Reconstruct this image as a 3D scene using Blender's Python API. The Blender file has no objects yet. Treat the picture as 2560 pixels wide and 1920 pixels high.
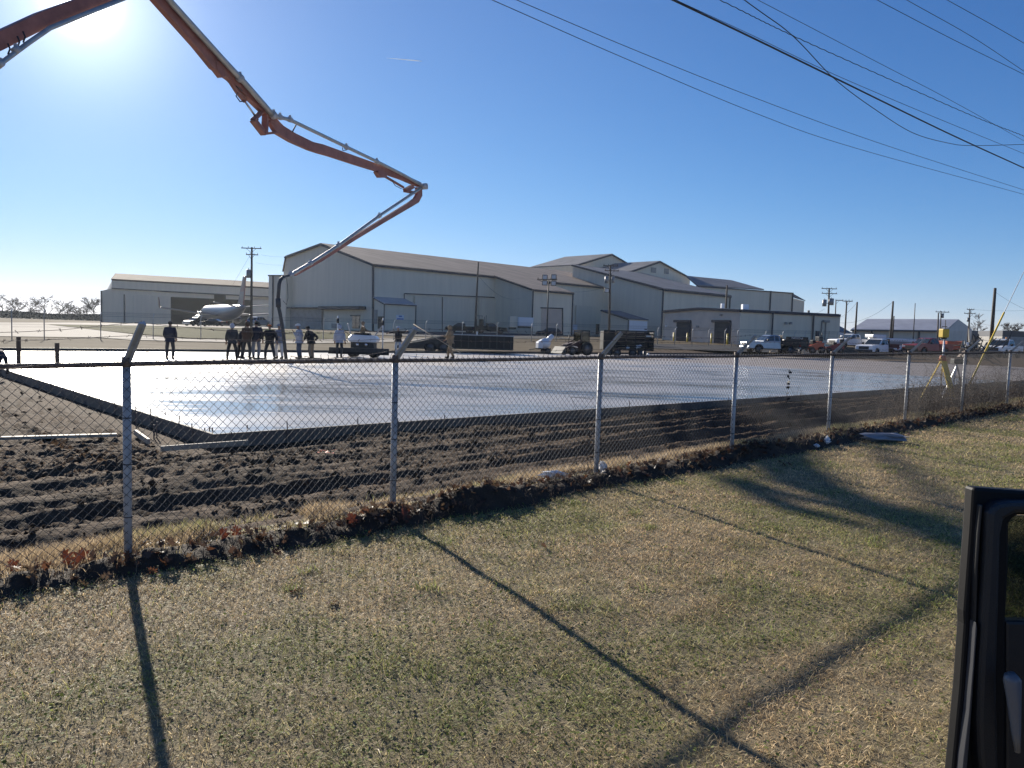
import bpy, bmesh, math, random
import numpy as np
from mathutils import Vector, Matrix
random.seed(7); rng = np.random.default_rng(7)
S = bpy.context.scene
COL = S.collection
# ---------------------------------------------------------------- camera
FPX = 1920.0                                   # focal length in pixels of the 2560 px wide photograph
PITCH = math.atan((829.5-960)/FPX); ROLL = math.atan(0.0315)
FW = np.array([0, math.cos(PITCH), math.sin(PITCH)]); R0 = np.array([1., 0, 0]); U0 = np.cross(R0, FW)
RT = math.cos(ROLL)*R0 + math.sin(ROLL)*U0; UP = np.cross(RT, FW)
CAM = np.array([0, 0, 1.8])
cd = bpy.data.cameras.new("camera"); cam = bpy.data.objects.new("camera", cd); COL.objects.link(cam)
cd.sensor_width = 36; cd.lens = 36*FPX/2560; cd.clip_start = 0.05; cd.clip_end = 20000
cam.matrix_world = Matrix(((RT[0], UP[0], -FW[0], CAM[0]), (RT[1], UP[1], -FW[1], CAM[1]), (RT[2], UP[2], -FW[2], CAM[2]), (0, 0, 0, 1)))
S.camera = cam
# ---------------------------------------------------------------- sky, sun, exposure
SUN_EL, SUN_AZ = math.radians(19.4), math.radians(-29.2)
SD = np.array([math.sin(SUN_AZ)*math.cos(SUN_EL), math.cos(SUN_AZ)*math.cos(SUN_EL), math.sin(SUN_EL)])
W = bpy.data.worlds.new("World"); S.world = W; W.use_nodes = True
wn = W.node_tree.nodes; wl = W.node_tree.links
bg = wn["Background"]; bg.inputs[1].default_value = 0.070
sky = wn.new("ShaderNodeTexSky"); sky.sky_type = 'NISHITA'; sky.sun_disc = False
sky.sun_elevation = SUN_EL; sky.sun_rotation = SUN_AZ; sky.altitude = 2000
sky.air_density = 1.0; sky.dust_density = 0.03; sky.ozone_density = 6.0
hs = wn.new("ShaderNodeHueSaturation"); hs.inputs["Saturation"].default_value = 1.08; hs.inputs["Value"].default_value = 1.0
wl.new(sky.outputs[0], hs.inputs["Color"])
gm = wn.new("ShaderNodeGamma"); gm.inputs[1].default_value = 1.2; wl.new(hs.outputs[0], gm.inputs[0])
tcw = wn.new("ShaderNodeTexCoord"); dt = wn.new("ShaderNodeVectorMath"); dt.operation = 'DOT_PRODUCT'; dt.inputs[1].default_value = tuple(SD); wl.new(tcw.outputs["Generated"], dt.inputs[0])
dn_ = wn.new("ShaderNodeVectorMath"); dn_.operation = 'MULTIPLY_ADD'; dn_.inputs[1].default_value = (.07, .07, .07); dn_.inputs[2].default_value = (1, 1, 1); wl.new(gm.outputs[0], dn_.inputs[0])
dv_ = wn.new("ShaderNodeVectorMath"); dv_.operation = 'DIVIDE'; wl.new(gm.outputs[0], dv_.inputs[0]); wl.new(dn_.outputs[0], dv_.inputs[1])
tn_ = wn.new("ShaderNodeVectorMath"); tn_.operation = 'MULTIPLY'; tn_.inputs[1].default_value = (1.22, .985, 1.03); wl.new(dv_.outputs[0], tn_.inputs[0])
acc = tn_.outputs[0]
AUREOLE = [(5000, 60.0, (1, .97, .92)), (380, 5.0, (.97, .98, 1)), (60, 1.8, (.95, .97, 1)), (7, .8, (1, .95, .95))]     # forward scattering round the sun
for pw, amp, c in AUREOLE:
    cl = wn.new("ShaderNodeMath"); cl.operation = 'MAXIMUM'; cl.inputs[1].default_value = 0; wl.new(dt.outputs["Value"], cl.inputs[0])
    po = wn.new("ShaderNodeMath"); po.operation = 'POWER'; po.inputs[1].default_value = pw; wl.new(cl.outputs[0], po.inputs[0])
    ad = wn.new("ShaderNodeMix"); ad.data_type = 'RGBA'; ad.blend_type = 'ADD'; ad.inputs[7].default_value = (c[0]*amp, c[1]*amp, c[2]*amp, 1)
    wl.new(po.outputs[0], ad.inputs[0]); wl.new(acc, ad.inputs[6]); acc = ad.outputs[2]
wl.new(acc, bg.inputs[0])
sl = bpy.data.lights.new("sun", 'SUN'); sl.energy = 5.0; sl.angle = math.radians(0.53); sl.color = (1, .92, .80)
so = bpy.data.objects.new("sun", sl); COL.objects.link(so)
so.rotation_euler = Vector(SD).to_track_quat('Z', 'Y').to_euler()
S.view_settings.view_transform = 'Standard'; S.view_settings.look = 'None'
S.view_settings.exposure = 0.85; S.view_settings.gamma = 1
S.cycles.denoising_prefilter = 'NONE'; S.cycles.max_bounces = 8; S.cycles.transparent_max_bounces = 12

# ---------------------------------------------------------------- helpers
def ray(px, py): return FW + RT*(px-1280)/FPX - UP*(py-960)/FPX
def at(px, py, Y): d = ray(px, py); return CAM + d*(Y/d[1])
def gnd(px, py, z): d = ray(px, py); return CAM + d*((z-CAM[2])/d[2])
FA = np.array([.738, .675]); FN = np.array([-.675, .738]); F0 = np.array([-2.86, 5.70])   # fence frame: along, into the site, post
def sd_xy(s, d): return F0[0]+FA[0]*s+FN[0]*d, F0[1]+FA[1]*s+FN[1]*d
def xy_sd(x, y): return (x-F0[0])*FA[0]+(y-F0[1])*FA[1], (x-F0[0])*FN[0]+(y-F0[1])*FN[1]
SLAB_Z = -0.10; SL0, SL1, SLM, SD0, SD1 = 3.3, 86.0, 48.0, 6.8, 43.5
def sstep(t): t = np.clip(t, 0, 1); return t*t*(3-2*t)
def zfar(x, y):
    return -0.14 + sstep((y-58)/95)*(1.0+.5*sstep((x+60)/60))
def terr(px, py):                               # where a pixel's ray meets the far terrain
    d = ray(px, py); t = 30.0
    for i in range(3000):
        p = CAM+d*t
        if p[2] <= zfar(p[0], p[1]): break
        t += .25
    return p
_tab = rng.random((256, 256))
def vn(x, y, o=0):
    x = np.asarray(x, float)+o*17.3; y = np.asarray(y, float)+o*31.7
    xi = np.floor(x).astype(int); yi = np.floor(y).astype(int); fx = x-xi; fy = y-yi
    fx = fx*fx*(3-2*fx); fy = fy*fy*(3-2*fy)
    g = lambda a, b: _tab[a % 256, b % 256]
    return (g(xi, yi)*(1-fx)+g(xi+1, yi)*fx)*(1-fy)+(g(xi, yi+1)*(1-fx)+g(xi+1, yi+1)*fx)*fy
def fbm(x, y, n=4, o=0):
    a = 0; w = .5; t = 0
    for i in range(n): a = a+w*vn(x*2**i, y*2**i, o+i); t += w; w *= .55
    return a/t
def zlawn(s, d): return -0.03+.0095*np.clip(s, -10, 40)+.006*np.minimum(d, 0)+.03*(fbm(s*.6, d*.6, 2, 5)-.5)+.034*(fbm(s*2.6, d*2.6, 3, 8)-.5)

# materials --------------------------------------------------------
def pm(name, col, rough=.6, metal=0., var=0., vs=3., vscale=(1, 1, 1), bump=0., bs=20., bscale=(1, 1, 1), col2=None, spec=None, trans=0., rvar=0., attr=None):
    m = bpy.data.materials.new(name); m.use_nodes = True; nt = m.node_tree; n = nt.nodes; l = nt.links; b = n["Principled BSDF"]
    b.inputs["Base Color"].default_value = (*col, 1); b.inputs["Roughness"].default_value = rough; b.inputs["Metallic"].default_value = metal
    if spec is not None: b.inputs["Specular IOR Level"].default_value = spec
    tc = n.new("ShaderNodeTexCoord")
    def noise(sc, scale, det=6):
        mp = n.new("ShaderNodeMapping"); mp.inputs["Scale"].default_value = scale; l.new(tc.outputs["Object"], mp.inputs[0])
        t = n.new("ShaderNodeTexNoise"); t.inputs["Scale"].default_value = sc; t.inputs["Detail"].default_value = det; t.inputs["Roughness"].default_value = .62
        l.new(mp.outputs[0], t.inputs["Vector"]); return t
    src = None
    if var or col2:
        t = noise(vs, vscale); r = n.new("ShaderNodeValToRGB"); r.color_ramp.elements[0].position = .3; r.color_ramp.elements[1].position = .7
        c2 = col2 or tuple(min(1, c*(1+var)) for c in col); c1 = col if col2 else tuple(c*(1-var) for c in col)
        r.color_ramp.elements[0].color = (*c1, 1); r.color_ramp.elements[1].color = (*c2, 1)
        l.new(t.outputs[0], r.inputs[0]); src = r.outputs[0]
        if rvar:
            mr = n.new("ShaderNodeMapRange"); mr.inputs[3].default_value = rough-rvar; mr.inputs[4].default_value = rough+rvar
            l.new(t.outputs[0], mr.inputs[0]); l.new(mr.outputs[0], b.inputs["Roughness"])
    if attr:
        a = n.new("ShaderNodeAttribute"); a.attribute_name = attr; src = a.outputs["Color"]
    if src: l.new(src, b.inputs["Base Color"])
    if bump:
        t2 = noise(bs, bscale); bp = n.new("ShaderNodeBump"); bp.inputs["Strength"].default_value = bump; bp.inputs["Distance"].default_value = .05 if name == 'mud' else .02
        l.new(t2.outputs[0], bp.inputs["Height"]); l.new(bp.outputs[0], b.inputs["Normal"])
    if trans:
        tr = n.new("ShaderNodeBsdfTranslucent"); mx = n.new("ShaderNodeMixShader"); mx.inputs[0].default_value = trans
        if src: l.new(src, tr.inputs[0])
        else: tr.inputs[0].default_value = (*col, 1)
        l.new(b.outputs[0], mx.inputs[1]); l.new(tr.outputs[0], mx.inputs[2]); l.new(mx.outputs[0], n["Material Output"].inputs[0])
    return m
M = {}
def mt(key, *a, **k): M[key] = pm(key, *a, **k); return M[key]
mt('galvanized', (.44, .45, .46), .55, .15, var=.22, vs=9, bump=.15, bs=40)
mt('rusty_steel', (.19, .145, .12), .7, .3, var=.5, vs=14, bump=.3, bs=60)
mt('wire', (.09, .09, .094), .75, 0, spec=.2)
mt('black_wire', (.02, .02, .022), .6)
mt('dark_metal', (.035, .037, .04), .55, .3, var=.4, vs=4)
mt('black_paint', (.012, .013, .015), .5, 0, var=.4, vs=2, spec=.25)
mt('tyre', (.02, .02, .02), .85, bump=.3, bs=30)
mt('rim', (.10, .10, .105), .45, .7, var=.3)
mt('glass', (.03, .04, .045), .06, 0, spec=.8)
mt('chrome', (.6, .6, .62), .15, 1)
mt('white_paint', (.72, .73, .74), .35, 0, var=.06, vs=2)
mt('silver_paint', (.30, .33, .38), .28, .5, var=.06)
mt('red_paint', (.20, .018, .018), .3, 0, var=.1)
mt('orange_paint', (.42, .075, .03), .5, 0, var=.2, vs=3)
mt('boom_red', (.30, .125, .095), .55, 0, var=.3, vs=1.5)
mt('boom_pipe', (.42, .44, .43), .35, .45, var=.18, vs=3)
mt('yellow_paint', (.62, .42, .03), .45, 0, var=.15, vs=4)
mt('headlight', (.75, .77, .8), .1, .3)
mt('taillight', (.3, .01, .01), .2)
mt('rubber', (.025, .025, .027), .7)
mt('hose_grey', (.055, .06, .066), .7)
mt('wood_pole', (.085, .065, .05), .85, 0, var=.35, vs=3, vscale=(4, 4, .3), bump=.4, bs=12, bscale=(4, 4, .3))
mt('transformer', (.25, .26, .27), .5, .2, var=.2)
mt('lumber', (.40, .33, .24), .75, 0, var=.25, vs=3, bump=.2, bs=15)
mt('old_lumber', (.16, .13, .10), .8, 0, var=.35, vs=3, bump=.3, bs=12)
mt('wall_metal', (.67, .60, .475), .6, 0, var=.06, vs=.8, vscale=(1.3, 1.3, .10), bump=.12, bs=3, bscale=(1, 1, .02))
mt('wall_block', (.64, .55, .46), .8, 0, var=.09, vs=.6, bump=.3, bs=6)
mt('door_metal', (.62, .555, .445), .6, 0, var=.07, vs=.9, vscale=(1.3, 1.3, .12))
mt('door_tan', (.52, .42, .35), .6, 0, var=.08, vs=.5)
mt('roof_metal', (.23, .165, .125), .75, .0, var=.35, vs=.5, vscale=(.25, 1.4, 1), bump=.4, bs=2)
mt('roof_dark', (.10, .10, .11), .6, .1, var=.35, vs=.3, bump=.4, bs=2)
mt('roof_tan', (.15, .115, .088), .9, 0, var=.25, vs=.4, bump=.3, bs=2, spec=.05)
mt('roof_pale', (.42, .42, .44), .5, .1, var=.15, vs=.3)
mt('trim_dark', (.025, .03, .045), .6)
mt('roller_door', (.022, .025, .035), .55, 0, var=.2, bump=.5, bs=6, bscale=(.1, .1, 3))
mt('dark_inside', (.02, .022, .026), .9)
mt('concrete_wall', (.30, .29, .27), .85, 0, var=.15, vs=1)
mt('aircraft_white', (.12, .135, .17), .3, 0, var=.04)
mt('aircraft_tail', (.07, .03, .055), .3, 0)
mt('maroon_fin', (.18, .05, .04), .4)
mt('aircraft_blue', (.03, .06, .18), .3, 0)
mt('bark', (.055, .045, .038), .9, 0, var=.3, vs=2)
mt('twig', (.085, .06, .042), .9, 0, var=.4, vs=2)
mt('sign_white', (.62, .66, .72), .5)
mt('sign_blue', (.06, .16, .45), .5)
mt('skin', (.30, .17, .11), .55, 0, var=.08)
mt('plastic_white', (.75, .76, .78), .4, 0, trans=.15)
mt('tape_orange', (.75, .10, .03), .5)
for k, c in dict(black=(.014, .015, .018), navy=(.02, .025, .045), brown=(.10, .062, .04), tan=(.26, .19, .115), grey=(.26, .27, .30), lightgrey=(.42, .45, .52), denim=(.06, .085, .14), khaki=(.20, .165, .125), white=(.6, .6, .6), charcoal=(.045, .047, .05), palejean=(.30, .36, .44), olive=(.07, .08, .06), orange=(.55, .13, .03), lime=(.42, .75, .08), boot=(.03, .024, .02), hair=(.015, .012, .01)).items():
    mt('cloth_'+k, c, .85, 0, var=.15, vs=6)

# objects ----------------------------------------------------------
def npmesh(name, V, Fs, mat, col=None, smooth=False, parent=None):
    """V (n,3); Fs (m,k) faces of equal size"""
    V = np.asarray(V, np.float32); Fs = np.asarray(Fs, np.int32); k = Fs.shape[1]
    me = bpy.data.meshes.new(name); me.vertices.add(len(V)); me.vertices.foreach_set("co", V.ravel())
    me.loops.add(Fs.size); me.loops.foreach_set("vertex_index", Fs.ravel())
    me.polygons.add(len(Fs)); me.polygons.foreach_set("loop_start", np.arange(0, Fs.size, k, dtype=np.int32))
    me.polygons.foreach_set("loop_total", np.full(len(Fs), k, np.int32))
    if smooth: me.polygons.foreach_set("use_smooth", np.ones(len(Fs), bool))
    if col is not None:
        a = me.attributes.new("Col", 'FLOAT_COLOR', 'POINT'); a.data.foreach_set("color", np.c_[col, np.ones(len(col))].astype(np.float32).ravel())
    me.update(calc_edges=True); me.materials.append(mat)
    o = bpy.data.objects.new(name, me); COL.objects.link(o)
    if parent: o.parent = parent
    return o
class MB:
    def __init__(s): s.v = []; s.f = []; s.sm = []
    def add(s, vs, fs, smooth=False):
        b = len(s.v); s.v += [tuple(map(float, p)) for p in vs]
        for f in fs: s.f.append([b+i for i in f]); s.sm.append(smooth)
        return s
    def box(s, c, d, rz=0., R=None):
        x, y, z = [q/2 for q in d]; m = R if R is not None else Matrix.Rotation(rz, 3, 'Z')
        vs = [Vector(c)+m @ Vector((i*x, j*y, k*z)) for i in (-1, 1) for j in (-1, 1) for k in (-1, 1)]
        return s.add(vs, [(0, 1, 3, 2), (4, 6, 7, 5), (0, 4, 5, 1), (2, 3, 7, 6), (0, 2, 6, 4), (1, 5, 7, 3)])
    def bar(s, p0, p1, w, h=None):
        p0 = Vector(p0); p1 = Vector(p1); d = p1-p0; h = h or w
        q = d.to_track_quat('X', 'Z').to_matrix()
        return s.box((p0+p1)/2, (d.length, w, h), R=q)
    def cyl(s, p0, p1, r0, r1=None, n=8, caps=True):
        return s.tube([p0, p1], [r0, r0 if r1 is None else r1], n, caps)
    def tube(s, pts, r, n=6, caps=True):
        pts = [Vector(p) for p in pts]; r = list(r) if hasattr(r, '__len__') else [r]*len(pts)
        vs = []; fs = []; prev = None
        for i, p in enumerate(pts):
            t = (pts[min(i+1, len(pts)-1)]-pts[max(i-1, 0)]).normalized()
            if prev is None:
                a = Vector((0, 0, 1)) if abs(t.z) < .9 else Vector((1, 0, 0)); u = t.cross(a).normalized()
            else: u = (prev-t*prev.dot(t)).normalized()
            prev = u; w = t.cross(u)
            for k in range(n):
                a = 2*math.pi*(k+.5)/n; vs.append(p+(u*math.cos(a)+w*math.sin(a))*r[i])
        for i in range(len(pts)-1):
            for k in range(n): fs.append((i*n+k, i*n+(k+1) % n, (i+1)*n+(k+1) % n, (i+1)*n+k))
        if caps: fs.append(tuple(range(n-1, -1, -1))); fs.append(tuple((len(pts)-1)*n+k for k in range(n)))
        return s.add(vs, fs, n > 5)
    def ell(s, c, r, n=10, m=7, z0=-1., R=None):
        vs = []; fs = []; c = Vector(c)
        for j in range(m+1):
            zz = z0+(1-z0)*j/m; th = math.acos(max(-1, min(1, zz)))
            for i in range(n):
                a = 2*math.pi*i/n; p = Vector((r[0]*math.sin(th)*math.cos(a), r[1]*math.sin(th)*math.sin(a), r[2]*math.cos(th)))
                vs.append(c+(R @ p if R else p))
        for j in range(m):
            for i in range(n): fs.append((j*n+i, j*n+(i+1) % n, (j+1)*n+(i+1) % n, (j+1)*n+i))
        fs.append(tuple(range(n-1, -1, -1)))
        return s.add(vs, fs, True)
    def poly(s, pts): return s.add(pts, [tuple(range(len(pts)))])
    def prism(s, pts, off):
        n = len(pts); off = Vector(off); P = [Vector(p) for p in pts]
        return s.add(P+[p+off for p in P], [tuple(range(n-1, -1, -1)), tuple(range(n, 2*n))]+[(i, (i+1) % n, n+(i+1) % n, n+i) for i in range(n)])
    def prof(s, prof, y0, y1, ins=0.):
        """side profile [(x,z)] extruded across y; ins narrows the higher points"""
        zs = [p[1] for p in prof]; zl, zh = min(zs), max(zs); n = len(prof)
        t = lambda z: ins*(z-zl)/(zh-zl+1e-6)
        A = [(x, y0+t(z), z) for x, z in prof]; B = [(x, y1-t(z), z) for x, z in prof]
        return s.add(A+B, [tuple(range(n)), tuple(range(2*n-1, n-1, -1))]+[((i+1) % n, i, n+i, n+(i+1) % n) for i in range(n)])
    def lathe_y(s, c, prof, n=16):
        """profile [(y,r)] turned about the y axis through c"""
        vs = []; fs = []; m = len(prof)
        for i in range(n):
            a = 2*math.pi*i/n
            for y, r in prof: vs.append((c[0]+r*math.cos(a), c[1]+y, c[2]+r*math.sin(a)))
        for i in range(n):
            for j in range(m-1): fs.append((i*m+j, i*m+j+1, ((i+1) % n)*m+j+1, ((i+1) % n)*m+j))
        return s.add(vs, fs, True)
    def build(s, name, mat, parent=None, world=False, bevel=0.):
        off = Vector(parent_loc(parent)) if (parent and world) else Vector((0, 0, 0))
        me = bpy.data.meshes.new(name); me.from_pydata([Vector(p)-off for p in s.v], [], s.f)
        me.polygons.foreach_set("use_smooth", s.sm); me.update()
        me.materials.append(M[mat] if isinstance(mat, str) else mat)
        bm = bmesh.new(); bm.from_mesh(me); bmesh.ops.recalc_face_normals(bm, faces=bm.faces); bm.to_mesh(me); bm.free()
        o = bpy.data.objects.new(name, me); COL.objects.link(o)
        if parent: o.parent = parent
        if bevel:
            b = o.modifiers.new("bevel", 'BEVEL'); b.width = bevel; b.segments = 2; b.limit_method = 'ANGLE'
        return o
def parent_loc(p):
    v = Vector((0, 0, 0))
    while p: v = v+Vector(p.location); p = p.parent
    return v
def tag(o, label, cat, group=None, kind=None):
    if label: o['label'] = label
    if cat: o['category'] = cat
    if group: o['group'] = group
    if kind: o['kind'] = kind
    return o
def thing(name, label, cat, loc=(0, 0, 0), rz=0., group=None):
    o = bpy.data.objects.new(name, None); COL.objects.link(o); o.empty_display_size = .2
    o.location = [float(q) for q in loc]; o.rotation_euler = (0, 0, rz); return tag(o, label, cat, group)
def struct(o, label, cat): return tag(o, label, cat, None, 'structure')

# ================================================================ GROUND
def axis(segs):
    out = []
    for a, b, n in segs: out += list(np.linspace(a, b, n, endpoint=False))
    return np.array(out+[segs[-1][1]])
def geo(a, b, h, g=1.12):
    out = [a]; 
    while out[-1] < b: out.append(out[-1]+h); h *= g
    out[-1] = b; return np.array(out)
s_ax = np.concatenate([-geo(7, 2500, .07, 1.14)[::-1], np.arange(-6.93, 12, .06), np.arange(12, 30, .10), geo(30, 2500, .12, 1.06)])
d_lawn = np.concatenate([-geo(.6, 60, .06, 1.12)[::-1], np.arange(-.54, .45, .05)]); D_L = d_lawn[-1]
d_mud = np.concatenate([[D_L], np.arange(.5, 7.6, .045), geo(7.6, 48, .05, 1.028)]); D_M = d_mud[-1]
d_far = geo(D_M, 2600, 1.5, 1.09)
def mud_z(s, d):
    base = -.33+.29*np.exp(-np.clip(d-.3, 0, 9)**2/.9)*(1)+.0095*np.clip(s, -10, 40)*np.clip(1-d/5, 0, 1)
    base += .10*np.clip((d-9)/30, 0, 1)*(s < 2.8)
    w = np.clip((d-1.0)/.7, 0, 1)*np.clip((6.9-d)/.5, 0, 1)           # working strip along the fence
    left = np.clip((2.9-s)/.6, 0, 1)*np.clip((d-5)/1.5, 0, 1)
    z = np.zeros_like(s)
    for i, (c, amp, wid, lug) in enumerate([(1.75, .045, .26, .17), (2.75, .06, .30, .21), (3.55, .045, .25, .15), (4.5, .055, .3, .2), (5.55, .04, .26, .16)]):
        cc = c+.35*(fbm(s*.10, s*0+i*3.1, 3, i)-.5)*2+.05*np.sin(s*.5+i)
        x = (d-cc)/wid; tr = np.exp(-x**2*1.4)
        amp = amp*(1+1.3*np.clip((s-7)/9, 0, 1)); z += w*(-amp*tr+amp*.75*np.exp(-(np.abs(x)-1.35)**2*5)*(.5+fbm(s*2.2, d*2.2, 3, 9+i)))
        z += w*tr*.028*(np.sin((s+.35*np.abs(x)*wid*2)*2*math.pi/lug+i) > .1)*(.4+.9*vn(s*1.2, d*1.2, i+30))
    # tracks on the left, running up beside the slab
    for i, (c, amp, wid, lug) in enumerate([(-.6, .05, .25, .2), (-2.6, .05, .25, .2), (1.3, .03, .22, .16), (-5.2, .05, .3, .22)]):
        cc = c+.5*(fbm(d*.12, d*0+i*5.3, 2, 40+i)-.5)*2; x = (s-cc)/wid; tr = np.exp(-x**2*1.4)
        z += left*(-amp*tr+amp*.7*np.exp(-(np.abs(x)-1.3)**2*5)*(.5+fbm(s*2, d*2, 2, 50+i))+tr*.075*(np.sin((d+.4*np.abs(x)*wid)*2*math.pi/lug) > 0))
    cl = fbm(s*1.7, d*1.7, 4, 11); f2 = fbm(s*6, d*6, 3, 17); f3 = fbm(s*14, d*14, 2, 23)
    z += (w+left*2.3)*(.05*(cl-.5)+.06*np.clip(f2-.5, 0, 1)+.05*np.clip(f3-.5, -.1, 1))
    # spoil heap banked against the form
    z += .10*np.exp(-((d-6.45)/.32)**2)*np.clip((s-4.6)/1.2, 0, 1)*(.4+fbm(s*.9, d, 3, 60))
    z += .16*np.exp(-((d-4.6)/.5)**2-((s-2.6)/1.4)**2)*(.6+.8*f2)
    near = np.clip(1-np.abs(d-7)/60, 0, 1)
    return base+z+.03*(fbm(s*.5, d*.5, 3, 70)-.5)*near
def sheet_grid(name, sa, da, zf, mat, smooth=True):
    s, d = np.meshgrid(sa, da, indexing='ij'); x, y = sd_xy(s, d); z = zf(s, d, x, y)
    n, m = s.shape; i = np.arange(n*m).reshape(n, m)
    Fs = np.stack([i[:-1, :-1], i[1:, :-1], i[1:, 1:], i[:-1, 1:]], -1).reshape(-1, 4)
    return npmesh(name, np.stack([x, y, z], -1).reshape(-1, 3), Fs, mat, smooth=smooth)
def zmudall(s, d, x, y):
    t = sstep((d-40)/8.0); z = mud_z(s, d)*(1-t)+zfar(x, y)*t
    inside = (s > SL0+.1) & (s < SL1-.1) & (d > SD0+.06) & (d < SD1-.2)
    z = np.where(inside, np.minimum(z, -.34), z)
    b = sstep((d-D_L)/.45); return zlawn(s, d)*(1-b)+z*b
lawn_m = pm('lawn_soil', (.14, .11, .062), .95, 0, col2=(.29, .23, .125), vs=5, bump=.6, bs=40)
mud_m = pm('mud', (.045, .029, .018), .92, 0, col2=(.135, .092, .058), vs=1.6, bump=.8, bs=16, rvar=.06, spec=.08)
far_m = pm('dry_field', (.085, .066, .042), .95, 0, col2=(.14, .112, .075), vs=.25, bump=.4, bs=3, spec=.03)
struct(sheet_grid('lawn', s_ax, d_lawn, lambda s, d, x, y: zlawn(s, d), lawn_m), 'lawn of short dormant grass on the near side of the chain link fence', 'lawn')
struct(sheet_grid('mud', s_ax, d_mud, zmudall, mud_m), 'dark churned mud with tyre tracks between the fence and the slab', 'mud')
struct(sheet_grid('ground', s_ax, d_far, lambda s, d, x, y: zfar(x, y), far_m), 'flat dry ground reaching from the slab to the horizon', 'ground')

# ---------------------------------------------------------------- wet concrete slab
def slab_mat(name, wet):
    m = bpy.data.materials.new(name); m.use_nodes = True; nt = m.node_tree; n = nt.nodes; l = nt.links; b = n["Principled BSDF"]
    tc = n.new("ShaderNodeTexCoord")
    def nz(sc, scale, det=5, rot=-.74):
        mp = n.new("ShaderNodeMapping"); mp.inputs["Scale"].default_value = scale; mp.inputs["Rotation"].default_value = (0, 0, rot); l.new(tc.outputs["Object"], mp.inputs[0])
        t = n.new("ShaderNodeTexNoise"); t.inputs["Scale"].default_value = sc; t.inputs["Detail"].default_value = det; t.inputs["Roughness"].default_value = .6; l.new(mp.outputs[0], t.inputs["Vector"]); return t
    t1 = nz(.22, (1, 1.6, 1)); t2 = nz(1.4, (.35, 2.2, 1)); t3 = nz(7, (1, 2, 1))
    mx = n.new("ShaderNodeMath"); mx.operation = 'MULTIPLY_ADD'; mx.inputs[1].default_value = .45; l.new(t2.outputs[0], mx.inputs[0]); l.new(t1.outputs[0], mx.inputs[2])
    r = n.new("ShaderNodeValToRGB"); e = r.color_ramp.elements; e[0].position = .58; e[1].position = .80
    e[0].color = (.29, .28, .265, 1) if wet else (.34, .29, .26, 1); e[1].color = (.46, .40, .335, 1) if wet else (.24, .215, .20, 1); l.new(mx.outputs[0], r.inputs[0]); l.new(r.outputs[0], b.inputs["Base Color"])
    mr = n.new("ShaderNodeMapRange"); mr.inputs[1].default_value = .58; mr.inputs[2].default_value = .84
    mr.inputs[3].default_value = .10 if wet else .5; mr.inputs[4].default_value = .27 if wet else .75
    l.new(mx.outputs[0], mr.inputs[0]); l.new(mr.outputs[0], b.inputs["Roughness"])
    if wet:                                                   # screeded and still rough towards the far side, floated smooth near the fence
        dt_ = n.new("ShaderNodeVectorMath"); dt_.operation = 'DOT_PRODUCT'; dt_.inputs[1].default_value = (FN[0], FN[1], 0); l.new(tc.outputs["Object"], dt_.inputs[0])
        d0 = float(F0 @ FN); m2 = n.new("ShaderNodeMapRange"); m2.interpolation_type = 'SMOOTHSTEP'; m2.inputs[1].default_value = d0+14; m2.inputs[2].default_value = d0+33; m2.inputs[3].default_value = 0; m2.inputs[4].default_value = .27
        l.new(dt_.outputs["Value"], m2.inputs[0]); ad_ = n.new("ShaderNodeMath"); ad_.operation = 'ADD'; l.new(mr.outputs[0], ad_.inputs[0]); l.new(m2.outputs[0], ad_.inputs[1]); l.new(ad_.outputs[0], b.inputs["Roughness"])
    bp = n.new("ShaderNodeBump"); bp.inputs["Strength"].default_value = .06 if wet else .5; bp.inputs["Distance"].default_value = .02; l.new(t2.outputs[0], bp.inputs["Height"])
    b2 = n.new("ShaderNodeBump"); b2.inputs["Strength"].default_value = .05 if wet else .4; b2.inputs["Distance"].default_value = .01; l.new(t3.outputs[0], b2.inputs["Height"]); l.new(bp.outputs[0], b2.inputs["Normal"]); l.new(b2.outputs[0], b.inputs["Normal"])
    b.inputs["Specular IOR Level"].default_value = .65 if wet else .4
    return m
def slab(name, s0, s1, mat, label):
    mb = MB(); z1, z0 = SLAB_Z, -.45
    c = [sd_xy(s0, SD0), sd_xy(s1, SD0), sd_xy(s1, SD1), sd_xy(s0, SD1)]
    mb.prism([(x, y, z0) for x, y in c], (0, 0, z1-z0)); return struct(mb.build(name, mat), label, 'concrete')
slab('concrete_slab', SL0, SLM, slab_mat('wet_concrete', True), 'freshly poured slab with wet shining surface')
slab('rough_concrete', SLM+.004, SL1, slab_mat('rough_concrete', False), 'duller unfinished end of the poured slab near the parked pickups')
# form boards round the slab, stakes
def board(p0, p1, z0, h, t, mat, label, grp, name='form_board'):
    mb = MB(); mb.bar((p0[0], p0[1], z0+h/2), (p1[0], p1[1], z0+h/2), t, h); o = mb.build(name, mat)
    return tag(o, label, 'board', grp)
for i in range(17):
    a = SL0-.05+i*4.88; b = min(a+4.87, SL1)
    board(sd_xy(a, SD0-.03), sd_xy(b, SD0-.03), -.42, .335, .045, 'old_lumber', 'dark form board standing along the near edge of the wet slab', 'form boards along the near slab edge')
for i in range(8):
    a = SD0+i*4.6; b = min(a+4.59, SD1)
    board(sd_xy(SL0-.03, a), sd_xy(SL0-.03, b), -.42, .335, .045, 'old_lumber', 'dark form board along the left edge of the slab beside the mud', 'form boards along the left slab edge')
for i in range(17):
    a = SL0+i*4.88; b = min(a+4.87, SL1)
    board(sd_xy(a, SD1+.04), sd_xy(b, SD1+.04), -.2, .26, .06, 'dark_metal', 'dark form rail along the far edge of the slab behind the workers', 'form rails along the far slab edge')
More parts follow.
